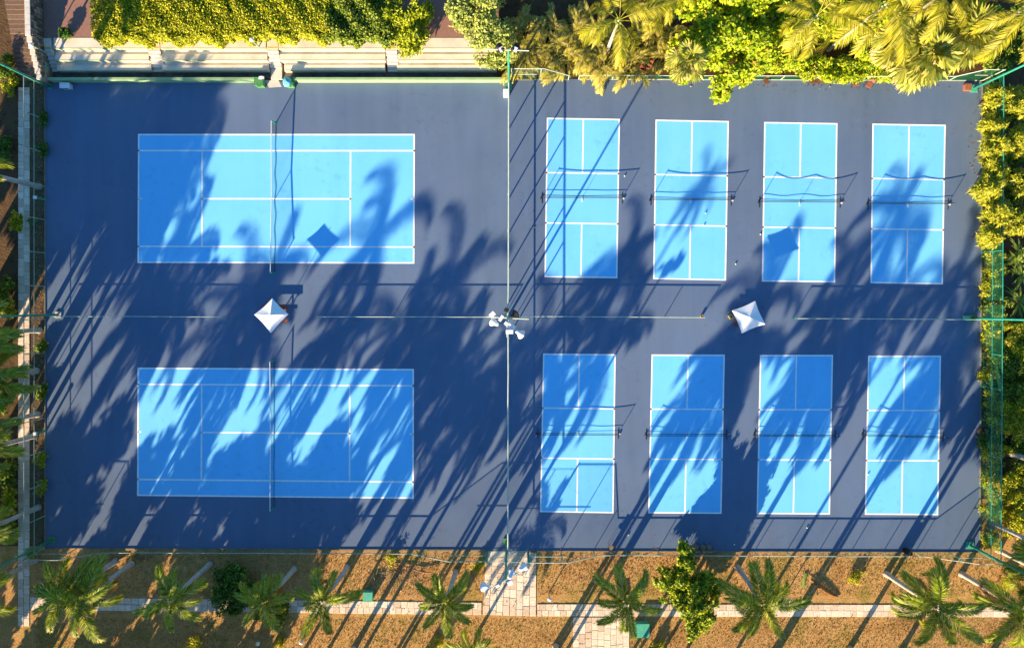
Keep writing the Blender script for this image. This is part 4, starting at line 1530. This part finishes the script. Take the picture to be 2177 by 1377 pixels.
# -- ficus and shrubs of the lower garden
b = P(1455, 1222)
leafy('ficus_tree', 'dense green ficus tree between two palms below the courts', 'tree', (b.x, b.y, -0.03),
      [(-0.2, 0.4, 2.6, 1.9, 1.7, 1.3), (1.0, 0.5, 2.5, 1.4, 1.3, 1.2), (-0.5, 2.2, 2.6, 0.9, 1.2, 0.8), (0.3, -1.4, 2.7, 1.7, 1.5, 1.2), (0.4, -3.0, 2.4, 1.3, 1.2, 0.9), (-1.3, -0.7, 2.0, 1.2, 1.3, 1.0), (0.5, -0.3, 3.6, 1.3, 1.4, 0.8), (-0.7, 3.3, 2.7, 0.7, 0.8, 0.6), (-2.0, 0.2, 1.7, 0.9, 1.2, 0.8), (1.9, -0.3, 2.2, 0.8, 1.1, 0.8), (0.1, -4.0, 2.1, 0.8, 0.8, 0.6)],
      21000, 0.26, L_FICUS2, 0.33, 41, 0.13, 0.45)
b = P(502, 1232)
leafy('shrub', 'round dark green shrub between two palms of the lower row', 'shrub', (b.x, b.y, -0.03), [(0, 0, 1.3, 1.9, 1.7, 1.2), (1.3, -0.5, 1.3, 1.5, 1.3, 1.0), (0.3, -1.7, 1.1, 1.4, 1.2, 1.0)], 9500, 0.22, L_DARK, 0.33, 42, 0.06)
b = P(600, 1290)
leafy('shrub', 'bright green shrub at the path below the fourth palm', 'shrub', (b.x, b.y, -0.03), [(0, 0, 0.8, 0.9, 1.3, 0.7), (-1.6, -0.3, 0.7, 0.8, 0.7, 0.6)], 2600, 0.2, L_FICUS, 0.3, 43, 0.04)
for (px, py, lb, s, sd) in [(415, 1366, 'low green shrub at the lower edge left of the middle', 0.8, 44), (595, 1366, 'small yellow-green shrub at the lower edge', 0.5, 45), (930, 1366, 'yellow-green weedy shrub at the lower edge by the small palm', 0.7, 46),
                            (1815, 1225, 'sparse yellow-green seedling on the dry grass', 0.75, 47), (1018, 1200, 'grassy green shrub by the gate post', 0.7, 48), (1400, 1372, 'small green shrub at the lower edge right of the walk', 0.6, 49),
                            (2130, 1235, 'yellow-green shrub in the lower right corner', 1.1, 50), (832, 1185, 'twiggy green shrub against the lower fence', 0.6, 51), (70, 1175, 'yellow-green shrub in the lower left corner', 0.6, 52)]:
    b = P(px, py)
    leafy('shrub', lb, 'shrub', (b.x, b.y, -0.03), [(0, 0, s * 0.6, s, s, s * 0.55), (s * 0.4, s * 0.5, s * 0.5, s * 0.6, s * 0.6, s * 0.4)], int(900 * s), 0.17, L_BAMBOO, 0.2, sd, 0.025, 0.2)

# brush pile of bare twigs
b = P(860, 1222)
o = empty('brush_pile', b)
tag(o, 'tangle of bare twigs on the dry grass by the small cabinet', 'brush pile')
rt = random.Random(21)
m = MB()
for k in range(150):
    x, y = rt.gauss(0, 1.3), rt.gauss(0, 0.8)
    a = rt.uniform(0, 6.28)
    l = rt.uniform(0.3, 1.2)
    z = rt.uniform(0.02, 0.35)
    m.tube([(x, y, z), (x + l * 0.5 * math.cos(a), y + l * 0.5 * math.sin(a), z + rt.uniform(0, 0.25)), (x + l * math.cos(a + 0.3), y + l * math.sin(a + 0.3), z + rt.uniform(-0.02, 0.35))], [0.016, 0.012, 0.005], 4)
m.build('twigs', surf('grey_twig', (0.24, 0.17, 0.11), (0.42, 0.32, 0.24), 5, 0.9), o)
MB().tube([(-1.3, 0.9, 0.1), (0.2, 0.75, 0.12), (1.6, 0.35, 0.18), (2.6, 0.30, 0.3)], [0.05, 0.06, 0.08, 0.06], 7).build('fallen_limb', surf('red_limb', (0.30, 0.12, 0.05), (0.44, 0.22, 0.10), 5, 0.9), o)

# dry fallen frond
V, Q = fronds(3.4, 60, 0.5, 0.35, 0.7, (-0.2,), 0.03, 333, 0.6, 0.1, 0.15)
b = P(1713, 1222)
o = link('fallen_frond', np_mesh('fallen_frond', V, Q, DRYFROND), None, (b.x, b.y, 0.08), (1.2, 0.05, -0.55))
tag(o, 'dry orange-brown palm frond lying on the grass', 'frond')
b = P(1708, 1232)
o = MB().add([(-0.15, -0.65, 0.02), (0.15, -0.6, 0.03), (0.2, 0.6, 0.12), (-0.02, 0.65, 0.03), (0.02, 0, 0.16)], [(0, 1, 4), (1, 2, 4), (2, 3, 4), (3, 0, 4)]).build('palm_sheath', SHAFT, None, loc=b, rot=(0, 0, -0.1))
tag(o, 'fallen yellow-green palm sheath beside the dry frond', 'sheath')
for (px, py, L_, a, lb) in [(258, 1187, 1.6, 0.5, 'dark piece of fallen bark by the lower fence'), (300, 1186, 1.4, -0.2, 'curved dead frond base by the lower fence'), (322, 1178, 0.9, 0.6, 'pale piece of fallen palm sheath by the lower fence')]:
    o = MB().tube([(-L_ / 2, -0.05, 0.06), (0, 0.05, 0.12), (L_ / 2, 0.02, 0.05)], [0.03, 0.10, 0.04], 6).build('fallen_bark', BARKB if L_ > 1 else TANSEAT, None, loc=P(px, py), rot=(0, 0, a))
    tag(o, lb, 'bark')

# -- north side: clipped hedge and trees
hz = 1.13
def hedge(label, px0, px1, py0, py1, h, n, size, mat, seed, asp=0.3, z0=hz, lump=0.25):
    a, b = P(px0, py1, z0 + h), P(px1, py0, z0 + h)
    c = Vector(((a.x + b.x) / 2, (a.y + b.y) / 2, z0))
    t = empty('hedge', c)
    tag(t, label, 'hedge', 'hedges above the stands')
    rng = np.random.RandomState(seed)
    sx, sy = (b.x - a.x) / 2, (b.y - a.y) / 2
    X = rng.uniform(-1, 1, n)
    Y = rng.uniform(-1, 1, n)
    top = h + lump * (np.sin(X * sx * 1.3 + seed) * np.sin(Y * sy * 1.7 + 1) + 0.6 * np.sin(X * sx * 3.1 + Y * sy * 2.3))
    edge = 1 - np.clip((np.abs(Y) - 0.75) / 0.25, 0, 1) ** 2 * 0.35
    dpt = rng.uniform(0, 1, n) ** 3.2
    Z = top * edge * (1 - 0.75 * dpt)
    ff = rng.uniform(0, 1, n) < 0.28
    wob = 0.25 * np.sin(X * sx * 2.1 + seed * 2) + 0.15 * np.sin(X * sx * 5.3)
    yy = Y * sy
    yy[ff] = -sy + wob[ff] + rng.uniform(-0.1, 0.35, ff.sum())
    Z[ff] = (h * rng.uniform(0, 0.95, n))[ff]
    Pn = np.stack([X * sx, yy, np.maximum(Z, 0.03)], axis=1)
    Nn = np.tile(np.array([[-0.3, -0.5, 0.75]]), (n, 1))
    Nn[ff] = [0, -1, 0.5]
    V, Q = leaf_arrays(Pn, Nn, size, asp, rng, 0.6, 0.1)
    link('foliage', np_mesh('leaves', V, Q, mat), t)
    m = MB()
    for k in range(int(sx * 2 / 1.2)):
        x = -sx + (k + 0.5) * 1.2
        m.tube([(x, 0, 0), (x + 0.1, 0.1, h * 0.7)], [0.05, 0.03], 5)
    m.build('stems', BARKB, t)
    return t


hedge('broad yellow-green hedge at the left of the upper edge', 193, 480, -75, 76, 1.7, 55000, 0.17, L_HEDGE, 1, lump=0.08)
hedge('yellow-green hedge in the middle, behind the garden lamp', 480, 700, -75, 72, 1.6, 43000, 0.17, L_HEDGE, 2, lump=0.10)
hedge('darker patchy hedge left of the spiky shrub', 690, 830, -75, 78, 1.5, 15000, 0.22, L_FICUS, 3, lump=0.3)
hedge('small clipped box hedge on the brick paving', 124, 143, 58, 79, 0.7, 1800, 0.12, L_DARK, 4, lump=0.03)
hedge('dark low hedge stub at the corner of the brick paving', 203, 222, 62, 80, 0.6, 1500, 0.12, L_DARK, 5, lump=0.03)
# spiky shrub: whorls of long leaves
b = P(870, 62, 2.6)
leafy('spiky_shrub', 'spiky bright shrub leaning over the seating', 'shrub', (b.x, b.y, 1.13), [(0, 0, 1.4, 1.9, 1.8, 1.1), (0.3, -1.2, 1.2, 1.5, 1.0, 0.8), (-1.0, 1.0, 1.3, 1.4, 1.4, 0.9), (0.9, 1.3, 1.5, 1.3, 1.3, 0.9)], 9000, 0.34, L_SHEDGE, 0.17, 61, 0.05, 0.3, jit=0.9)
b = P(1020, 40, 4.2)
leafy('pale_tree', 'pale green rounded tree at the right end of the stands', 'tree', (b.x, b.y, 0.3), [(0, 0, 3.6, 2.6, 2.4, 1.4), (1.4, -1.5, 3.2, 1.9, 1.6, 1.1), (-1.8, 1.2, 3.4, 1.9, 1.8, 1.2), (0.8, 2.0, 3.9, 2.2, 2.0, 1.2), (0.9, -2.8, 2.6, 1.4, 1.0, 0.9)], 15000, 0.25, L_PALE, 0.3, 62, 0.16, 0.4)
b = P(1560, 70, 4.2)
leafy('broadleaf_tree', 'large bright green tree hanging over the upper fence', 'tree', (b.x, b.y, -0.03),
      [(0, 0, 4.2, 3.0, 2.6, 1.6), (2.2, -1.2, 3.6, 2.2, 2.0, 1.5), (-2.4, -1.0, 3.6, 2.2, 2.0, 1.4), (3.4, 1.2, 4.0, 2.2, 2.2, 1.5), (-2.6, 2.0, 4.3, 2.4, 2.2, 1.5), (0.2, -3.0, 3.0, 2.0, 1.4, 1.2), (-0.3, -4.3, 2.2, 0.9, 0.7, 0.7), (0.4, 2.8, 4.6, 2.6, 2.0, 1.4), (-3.2, -2.6, 2.4, 1.3, 1.0, 0.9)],
      42000, 0.30, L_ALMOND, 0.34, 63, 0.22, 0.4)
b = P(1770, 130, 1.6)
leafy('hedge_shrub', 'bushy green growth spilling over the upper fence behind the brown stools', 'shrub', (b.x, b.y, -0.03), [(-6.5, 0.3, 1.3, 1.8, 1.4, 1.0), (-4.5, 0, 1.2, 1.8, 1.3, 0.9), (-2, -0.2, 1.3, 1.9, 1.3, 0.9), (0.5, -0.3, 1.3, 1.9, 1.2, 0.9), (2.8, -0.3, 1.2, 1.8, 1.2, 0.9), (4.8, 0, 1.2, 1.7, 1.3, 0.9)], 22000, 0.24, L_ALMOND, 0.28, 64, 0.05, 0.4)
b = P(1680, 60, 2.5)
leafy('hedge_shrub', 'leafy undergrowth below the coconut palms', 'shrub', (b.x, b.y, -0.03), [(0, 0, 1.6, 2.4, 2.4, 1.3), (4, 1, 1.4, 2.8, 2.2, 1.2), (8, 0.5, 1.4, 2.6, 2.4, 1.2), (12, 0.5, 1.3, 2.6, 2.2, 1.1), (16, 1.0, 1.2, 2.6, 2.4, 1.0)], 24000, 0.28, L_ALMOND, 0.3, 65, 0.05, 0.4)
coc = [(1316, 42, 7.0, 1.0, 'coconut palm above the wooden pallet', L_COCO), (1738, 32, 8.0, 1.02, 'coconut palm with spread fronds above the brown stools', L_COCO), (1885, 8, 9.0, 1.12, 'tall coconut palm with hanging yellow fronds', L_COCO),
       (2012, -18, 8.0, 1.1, 'coconut palm at the upper edge behind the fan palms', L_COCO), (2182, 18, 8.5, 1.15, 'coconut palm in the upper right corner', L_COCO), (1415, -40, 6.0, 0.9, 'coconut palm cut by the upper edge', L_COCO)]
for i, (px, py, h, sc, lb, mt) in enumerate(coc):
    b = P(px, py, h)
    palm(lb, b.x, b.y, h, 'coco', 13, sc * 0.86, i + 200, mat=mt, group='coconut palms along the upper edge')


# -- fan palms
def fan_mesh(seed, R_=0.85, pet=1.0, mat=None):
    r = random.Random(seed)
    V, Q = [], []
    V += [(0, -0.02, 0), (0, 0.02, 0), (pet, 0.015, 0.1), (pet, -0.015, 0.1)]
    Q.append((0, 1, 2, 3))
    n = 26
    for k in range(n):
        a = -2.3 + 4.6 * k / (n - 1)
        ln = R_ * (0.8 + 0.2 * math.cos(a)) * r.uniform(0.92, 1.05)
        d = Vector((math.cos(a), math.sin(a), 0))
        s = Vector((-math.sin(a), math.cos(a), 0))
        c = Vector((pet, 0, 0.1))
        fold = 0.05 * (-1) ** k
        i = len(V)
        V += [tuple(c), tuple(c + d * ln * 0.6 + s * 0.075 + Vector((0, 0, fold - 0.03))), tuple(c + d * ln + Vector((0, 0, -0.22 - 0.1 * r.random()))), tuple(c + d * ln * 0.6 - s * 0.075 + Vector((0, 0, -fold - 0.03)))]
        Q.append((i, i + 1, i + 2, i + 3))
    return np_mesh('fan', V, Q, mat)


FANS = [fan_mesh(s, mat=L_FAN) for s in range(3)]
FANSD = [fan_mesh(s + 9, 0.8, 0.8, mat=L_FANDRY) for s in range(2)]


def fan_palm(label, px, py, h, n, sc, seed, dead=0, deaddir=-1.57):
    b = P(px, py, h)
    t = empty('fan_palm', (b.x, b.y, -0.03))
    tag(t, label, 'palm tree', 'fan palms along the upper fence')
    MB().tube([(0, 0, 0), (0, 0, h * 0.5), (0, 0, h)], [0.2, 0.15, 0.13], 9).build('trunk', BARKB, t, smooth=True)
    r = random.Random(seed)
    a = 0
    for i in range(n):
        a += 2.4 + r.uniform(-0.2, 0.2)
        e = 1.25 - 1.7 * i / n
        link('fan_leaf', FANS[i % 3], t, (0, 0, h - 0.1 + 0.2 * (1 - i / n)), (r.uniform(-0.25, 0.25), -e, a), (sc * r.uniform(0.85, 1.1),) * 3)
    for i in range(dead):
        a = deaddir + r.uniform(-0.9, 0.9)
        link('dead_fan_leaf', FANSD[i % 2], t, (0, 0, h - 0.35), (r.uniform(-0.3, 0.3), 0.75 + r.uniform(-0.2, 0.35), a), (sc * r.uniform(0.85, 1.15),) * 3)
    return t


fan_palm('fan palm with pale dead leaves hanging over the upper fence', 1964, 122, 4.6, 24, 1.5, 301, 16)
fan_palm('fan palm with reddish fruit stalks near the upper right corner', 2044, 78, 5.0, 24, 1.55, 302, 8)
fan_palm('small fan palm in front of the bright green tree', 1462, 132, 4.6, 14, 1.0, 303, 3)
fan_palm('fan palm half hidden below the tall coconut palm', 1905, 92, 4.0, 18, 1.3, 304, 4)

b = P(2075, 110, 1.0)
leafy('hedge_shrub', 'dark leafy undergrowth in the upper right corner', 'shrub', (b.x, b.y, -0.03), [(-2.5, 0, 0.9, 1.8, 1.6, 0.8), (0, 0.6, 1.0, 2.0, 1.8, 0.8), (2.5, -0.4, 1.0, 2.0, 1.8, 0.8), (3.5, 2.0, 0.9, 2.0, 1.8, 0.8), (-5, 0.4, 0.8, 1.8, 1.4, 0.7)], 9000, 0.26, L_FICUS, 0.28, 66, 0.05, 0.4)

# -- areca clumps
def areca(label, px, py, n, sc, seed, h=0.5, mat=None, group='feathery palm clumps'):
    b = P(px, py, h)
    t = empty('areca_clump', (b.x, b.y, -0.03))
    tag(t, label, 'palm clump', group)
    r = random.Random(seed)
    m = MB()
    fs = frond_set('areca', mat or L_ARECA)
    for i in range(n):
        x, y = r.gauss(0, 0.35), r.gauss(0, 0.35)
        z = r.uniform(0.3, 1.2) * sc + h
        m.tube([(x * 0.5, y * 0.5, 0), (x, y, z)], 0.025, 5)
        link('frond', fs[r.randrange(1, 6)], t, (x, y, z), (r.uniform(-0.3, 0.3), 0, r.uniform(0, 6.28)), (sc * r.uniform(0.7, 1.1),) * 3)
    m.build('stems', STALK, t)


ar = [(1105, 132, 'at the left end of the upper fence beside the light pole'), (1150, 112, 'second from the light pole along the upper fence'), (1190, 138, 'by the opening in the upper fence'), (1105, 80, 'behind the light pole at the upper edge'),
      (1165, 72, 'above the opening in the upper fence'), (1235, 120, 'right of the opening in the upper fence'), (1280, 138, 'under the left fronds of the first coconut palm'), (1335, 142, 'left of the wooden pallet'),
      (1220, 70, 'behind the first coconut palm, left'), (1400, 70, 'between the first coconut palm and the bright tree'), (1390, 25, 'at the upper edge right of the first coconut palm'), (1265, 75, 'close under the first coconut palm'), (1420, 120, 'right of the wooden pallet')]
for i, (px, py, lb) in enumerate(ar):
    areca('yellowish feathery palm clump ' + lb, px, py, 30, 1.05, 400 + i, 0.5)

# -- right side: bamboo-like shrubs spilling over the fence, strap-leaved plants, dry shrubs
eb = [(2112, 205, 1.0, 2.4, 'at the upper right corner'), (2110, 262, 0.9, 2.4, 'second below the upper right corner'), (2108, 318, 1.0, 2.6, 'leaning through the right fence'), (2112, 362, 0.9, 2.6, 'above the branch over the court'), (2098, 400, 1.0, 2.9, 'reaching over the right fence onto the court'),
      (2118, 450, 1.1, 2.7, 'right of the upper right-hand court'), (2100, 500, 0.8, 2.6, 'lowest over the right fence'), (2155, 215, 1.3, 2.6, 'outside the fence at the top right'), (2160, 300, 1.3, 2.4, 'outside the fence, second'), (2165, 390, 1.3, 2.4, 'outside the fence, third'), (2165, 470, 1.2, 2.2, 'outside the fence, fourth')]
for i, (px, py, s, h, lb) in enumerate(eb):
    b = P(px + 12, py, h)
    leafy('bamboo_shrub', 'yellow-green bamboo-like shrub ' + lb, 'shrub', (b.x, b.y, -0.03), [(0, 0, h - 0.3, s * 1.1, s * 0.9, 0.8), (0.5, 0.4, h - 1.0, s, s * 0.9, 0.8), (0.7, -0.3, h * 0.4, s * 0.9, s * 0.8, 0.7)], 4200, 0.34, L_BAMBOO, 0.14, 500 + i, 0.05, 0.2, 'bamboo-like shrubs along the right fence', 0.8, 0.3)


def strap_plant(label, px, py, n, L_, seed):
    b = P(px, py, 0.3)
    t = empty('strap_plant', (b.x, b.y, -0.03))
    tag(t, label, 'plant', 'strap-leaved plants along the right edge')
    r = random.Random(seed)
    for k in range(n):
        a = r.uniform(0, 6.28)
        e = r.uniform(0.3, 1.2)
        l = L_ * r.uniform(0.7, 1.1)
        V, Q = [], []
        for i in range(6):
            s = i / 5
            ee = e - 1.0 * s
            x = l * s * math.cos(e - 0.5 * s)
            z = l * s * math.sin(e - 0.5 * s)
            w = 0.10 * math.sin(math.pi * (0.12 + 0.86 * s))
            V += [(x * math.cos(a) - w * math.sin(a), x * math.sin(a) + w * math.cos(a), z + 0.2), (x * math.cos(a) + w * math.sin(a), x * math.sin(a) - w * math.cos(a), z + 0.2)]
        for i in range(5):
            Q.append((2 * i, 2 * i + 2, 2 * i + 3, 2 * i + 1))
        link('leaf', np_mesh('leaf', V, Q, L_STRAP), t)
    MB().tube([(0, 0, 0), (0, 0, 0.3)], 0.06, 6).build('stem', BARKB, t)


for i, (px, py) in enumerate([(2165, 535), (2172, 585), (2168, 640), (2172, 690), (2160, 560)]):
    strap_plant('strap-leaved green plant, %s down the right edge' % ['first', 'third', 'fourth', 'lowest', 'second'][i], px, py, 16, 1.7, 600 + i)
es = [(2150, 770, 1.2, L_FICUS, 'olive shrub below the strap-leaved plants'), (2165, 830, 1.5, L_FICUS, 'large olive shrub at the right edge'), (2115, 850, 0.9, L_BAMBOO, 'yellowish shrub close to the right fence'), (2150, 900, 1.3, L_BAMBOO, 'dry golden shrub by the pale trunks'),
      (2155, 1030, 1.5, L_HEDGE, 'yellow shrub between the pale trunks'), (2110, 1010, 0.9, L_FICUS, 'green shrub behind the mesh of the right fence'), (2165, 1085, 1.2, L_HEDGE, 'golden shrub at the right edge below the trunks'), (2105, 1150, 0.8, L_BAMBOO, 'small shrub at the lower end of the right fence'),
      (2108, 620, 0.7, L_BAMBOO, 'low dry shrub behind the right fence, middle'), (2108, 740, 0.7, L_BAMBOO, 'low dry shrub behind the right fence, below the pole'), (2106, 800, 0.7, L_HEDGE, 'green tuft behind the right fence'),
      (2110, 560, 0.9, L_BAMBOO, 'leafy shrub behind the right fence under the bamboo-like growth'), (2150, 720, 1.2, L_BAMBOO, 'olive-gold shrub under the strap-leaved plants'), (2145, 250, 1.1, L_FICUS, 'dark shrub in the gap outside the upper right fence'), (2150, 345, 1.1, L_FICUS, 'dark shrub behind the second bamboo-like growth'), (2140, 430, 1.1, L_FICUS, 'dark shrub behind the third bamboo-like growth'),
      (2110, 930, 0.9, L_FICUS, 'green shrub by the brown chair at the right fence'), (2110, 1080, 0.9, L_HEDGE, 'yellow-green shrub behind the lower right mesh'), (2168, 960, 1.1, L_FICUS, 'olive shrub over the upper pale trunk'),
      (2112, 590, 1.1, L_HEDGE, 'yellow-green shrub filling the mesh above the strap-leaved plants'), (2114, 660, 1.0, L_FICUS, 'green shrub by the right middle light pole'), (2112, 705, 1.0, L_HEDGE, 'gold-green shrub below the right middle light pole'), (2118, 770, 1.1, L_FICUS, 'green shrub pressed to the mesh below the middle'),
      (2116, 880, 1.2, L_HEDGE, 'bright shrub pressed to the mesh above the brown chair'), (2116, 970, 1.1, L_HEDGE, 'bright shrub pressed to the mesh below the brown chair'), (2116, 1045, 1.1, L_BAMBOO, 'golden shrub pressed to the mesh, low'), (2160, 1120, 1.3, L_HEDGE, 'bright shrub between the two lowest pale trunks'), (2172, 880, 1.4, L_HEDGE, 'tall bright shrub at the right edge, lower middle'), (2170, 745, 1.2, L_HEDGE, 'bright shrub at the right edge, middle')]
for i, (px, py, s, mt, lb) in enumerate(es):
    b = P(px, py, 0.8)
    leafy('shrub', lb, 'shrub', (b.x, b.y, -0.03), [(0, 0, 0.8 * s, 1.1 * s, 1.2 * s, 0.7 * s), (0.5 * s, 0.6 * s, 0.7 * s, 0.9 * s, 0.8 * s, 0.6 * s)], int(2200 * s), 0.2, mt, 0.22, 700 + i, 0.05, 0.3, 'shrubs outside the right fence')

# -- left side: shrubs in the dark strip
ws = [(12, 150, 1.2, L_FICUS, 'leafy bush in the upper left corner beside the stairs'), (20, 185, 0.8, L_HEDGE, 'yellow-green bush at the foot of the garden stairs'), (30, 475, 0.75, L_HEDGE, 'bright yellow-green shrub left of the slab path'), (10, 620, 0.9, L_FICUS, 'green bush left of the path above the light pole'),
      (10, 660, 0.8, L_HEDGE, 'yellowish bush at the left edge by the middle light pole'), (85, 255, 0.55, L_DARK, 'dark green ground plant inside the left strip, upper'), (84, 320, 0.6, L_DARK, 'dark green ground plant inside the left strip, second'), (62, 472, 0.35, L_DARK, 'small dark plant on the left path'),
      (84, 740, 0.6, L_FICUS, 'green plant between fence and path below the light pole'), (84, 835, 0.6, L_FICUS, 'green plant between fence and path, lower middle'), (82, 980, 0.6, L_HEDGE, 'yellow-green plant between fence and path'), (82, 1040, 0.6, L_BAMBOO, 'golden plant between fence and path, low'),
      (15, 1010, 1.0, L_FICUS, 'olive bush at the left edge below the pale trunk'), (18, 1060, 0.9, L_HEDGE, 'yellow-green bush at the left edge, low'), (12, 1120, 1.0, L_FICUS, 'dark bush at the left edge near the lower corner'), (8, 320, 1.0, L_DARK, 'dark bush in the shade at the left edge'), (10, 860, 1.0, L_FICUS, 'olive bush under the palms at the left edge')]
for i, (px, py, s, mt, lb) in enumerate(ws):
    b = P(px, py, 0.6)
    leafy('shrub', lb, 'shrub', (b.x, b.y, -0.03), [(0, 0, 0.8 * s, 0.9 * s, 1.1 * s, 0.7 * s), (0.2 * s, 0.7 * s, 0.6 * s, 0.7 * s, 0.7 * s, 0.5 * s)], int(1700 * s), 0.18, mt, 0.27, 800 + i, 0.04, 0.3, 'shrubs outside the left fence')

# -- litter: fallen leaves, uncountable
rng = np.random.RandomState(77)
pp = []
for (px, py, sx, sy, k) in [(1190, 1195, 60, 25, 500), (1560, 1215, 90, 30, 500), (860, 1240, 120, 30, 700), (1330, 1200, 90, 25, 500), (1900, 1200, 150, 25, 400), (350, 1200, 200, 20, 500), (84, 700, 6, 350, 600), (2105, 800, 12, 300, 600), (1800, 1340, 300, 30, 500), (900, 1340, 200, 25, 400)]:
    for _ in range(k):
        q = P(rng.normal(px, sx), rng.normal(py, sy))
        if not (P(99, 0).x < q.x < P(2084, 0).x and q.y > P(0, 1166).y):
            pp.append((q.x, q.y, 0.02))
for (px, py, sx, sy, k) in [(1700, 185, 150, 6, 60), (2070, 330, 8, 40, 40), (2080, 210, 6, 20, 25), (1130, 480, 12, 20, 10), (725, 590, 20, 10, 18), (1420, 1120, 150, 20, 14), (104, 850, 4, 40, 25), (1480, 178, 60, 4, 20)]:
    for _ in range(k):
        q = P(rng.normal(px, sx), rng.normal(py, sy))
        pp.append((q.x, q.y, 0.02))
pp = np.array(pp)
V, Q = leaf_arrays(pp, np.tile(np.array([[0, 0, 1.0]]), (len(pp), 1)), 0.13, 0.3, rng, 0.35)
V[:, 2] = np.maximum(V[:, 2], 0.012)
tag(link('leaf_litter', np_mesh('leaf_litter', V, Q, DRYFROND)), 'scattered dry fallen leaves', None, None, 'stuff')

# -- grass tufts over the dry lawn, uncountable
def tufts(n, x0, x1, y0, y1, seed, mat, hgt):
    rng = np.random.RandomState(seed)
    px = rng.uniform(x0, x1, n)
    py = rng.uniform(y0, y1, n)
    s = (H / F)
    X = (px - 1088.5) * s
    Y = np.array([P(1088, v).y for v in py])
    ok = ~(((py > 1266) & (py < 1313)) | ((px > 1022) & (px < 1144) & (py < 1315)) | ((px > 1214) & (px < 1342) & (py > 1300)))
    B = np.stack([X[ok], Y[ok], np.full(ok.sum(), -0.03)], axis=1)
    A = rng.uniform(0, 6.28, ok.sum())
    h = hgt * rng.uniform(0.5, 1.4, ok.sum())
    w = 0.035
    D = np.stack([np.cos(A), np.sin(A), np.zeros_like(A)], axis=1)
    lean = np.stack([rng.normal(0, 0.6, ok.sum()) * h, rng.normal(0, 0.6, ok.sum()) * h, h], axis=1)
    V = np.stack([B - D * w, B + D * w, B + lean], axis=1).reshape(-1, 3)
    return V, np.arange(len(V)).reshape(-1, 3)


GRASS = leaf_mat('dry_grass_blade', [(0.0, (0.10, 0.07, 0.02)), (0.5, (0.26, 0.16, 0.05)), (1.0, (0.36, 0.25, 0.08))], 0.2)
V, Q = tufts(45000, 60, 2180, 1176, 1400, 5, GRASS, 0.07)
tag(link('dry_grass', np_mesh('dry_grass', V, Q, GRASS)), 'short dry brown grass blades below the courts', None, None, 'stuff')
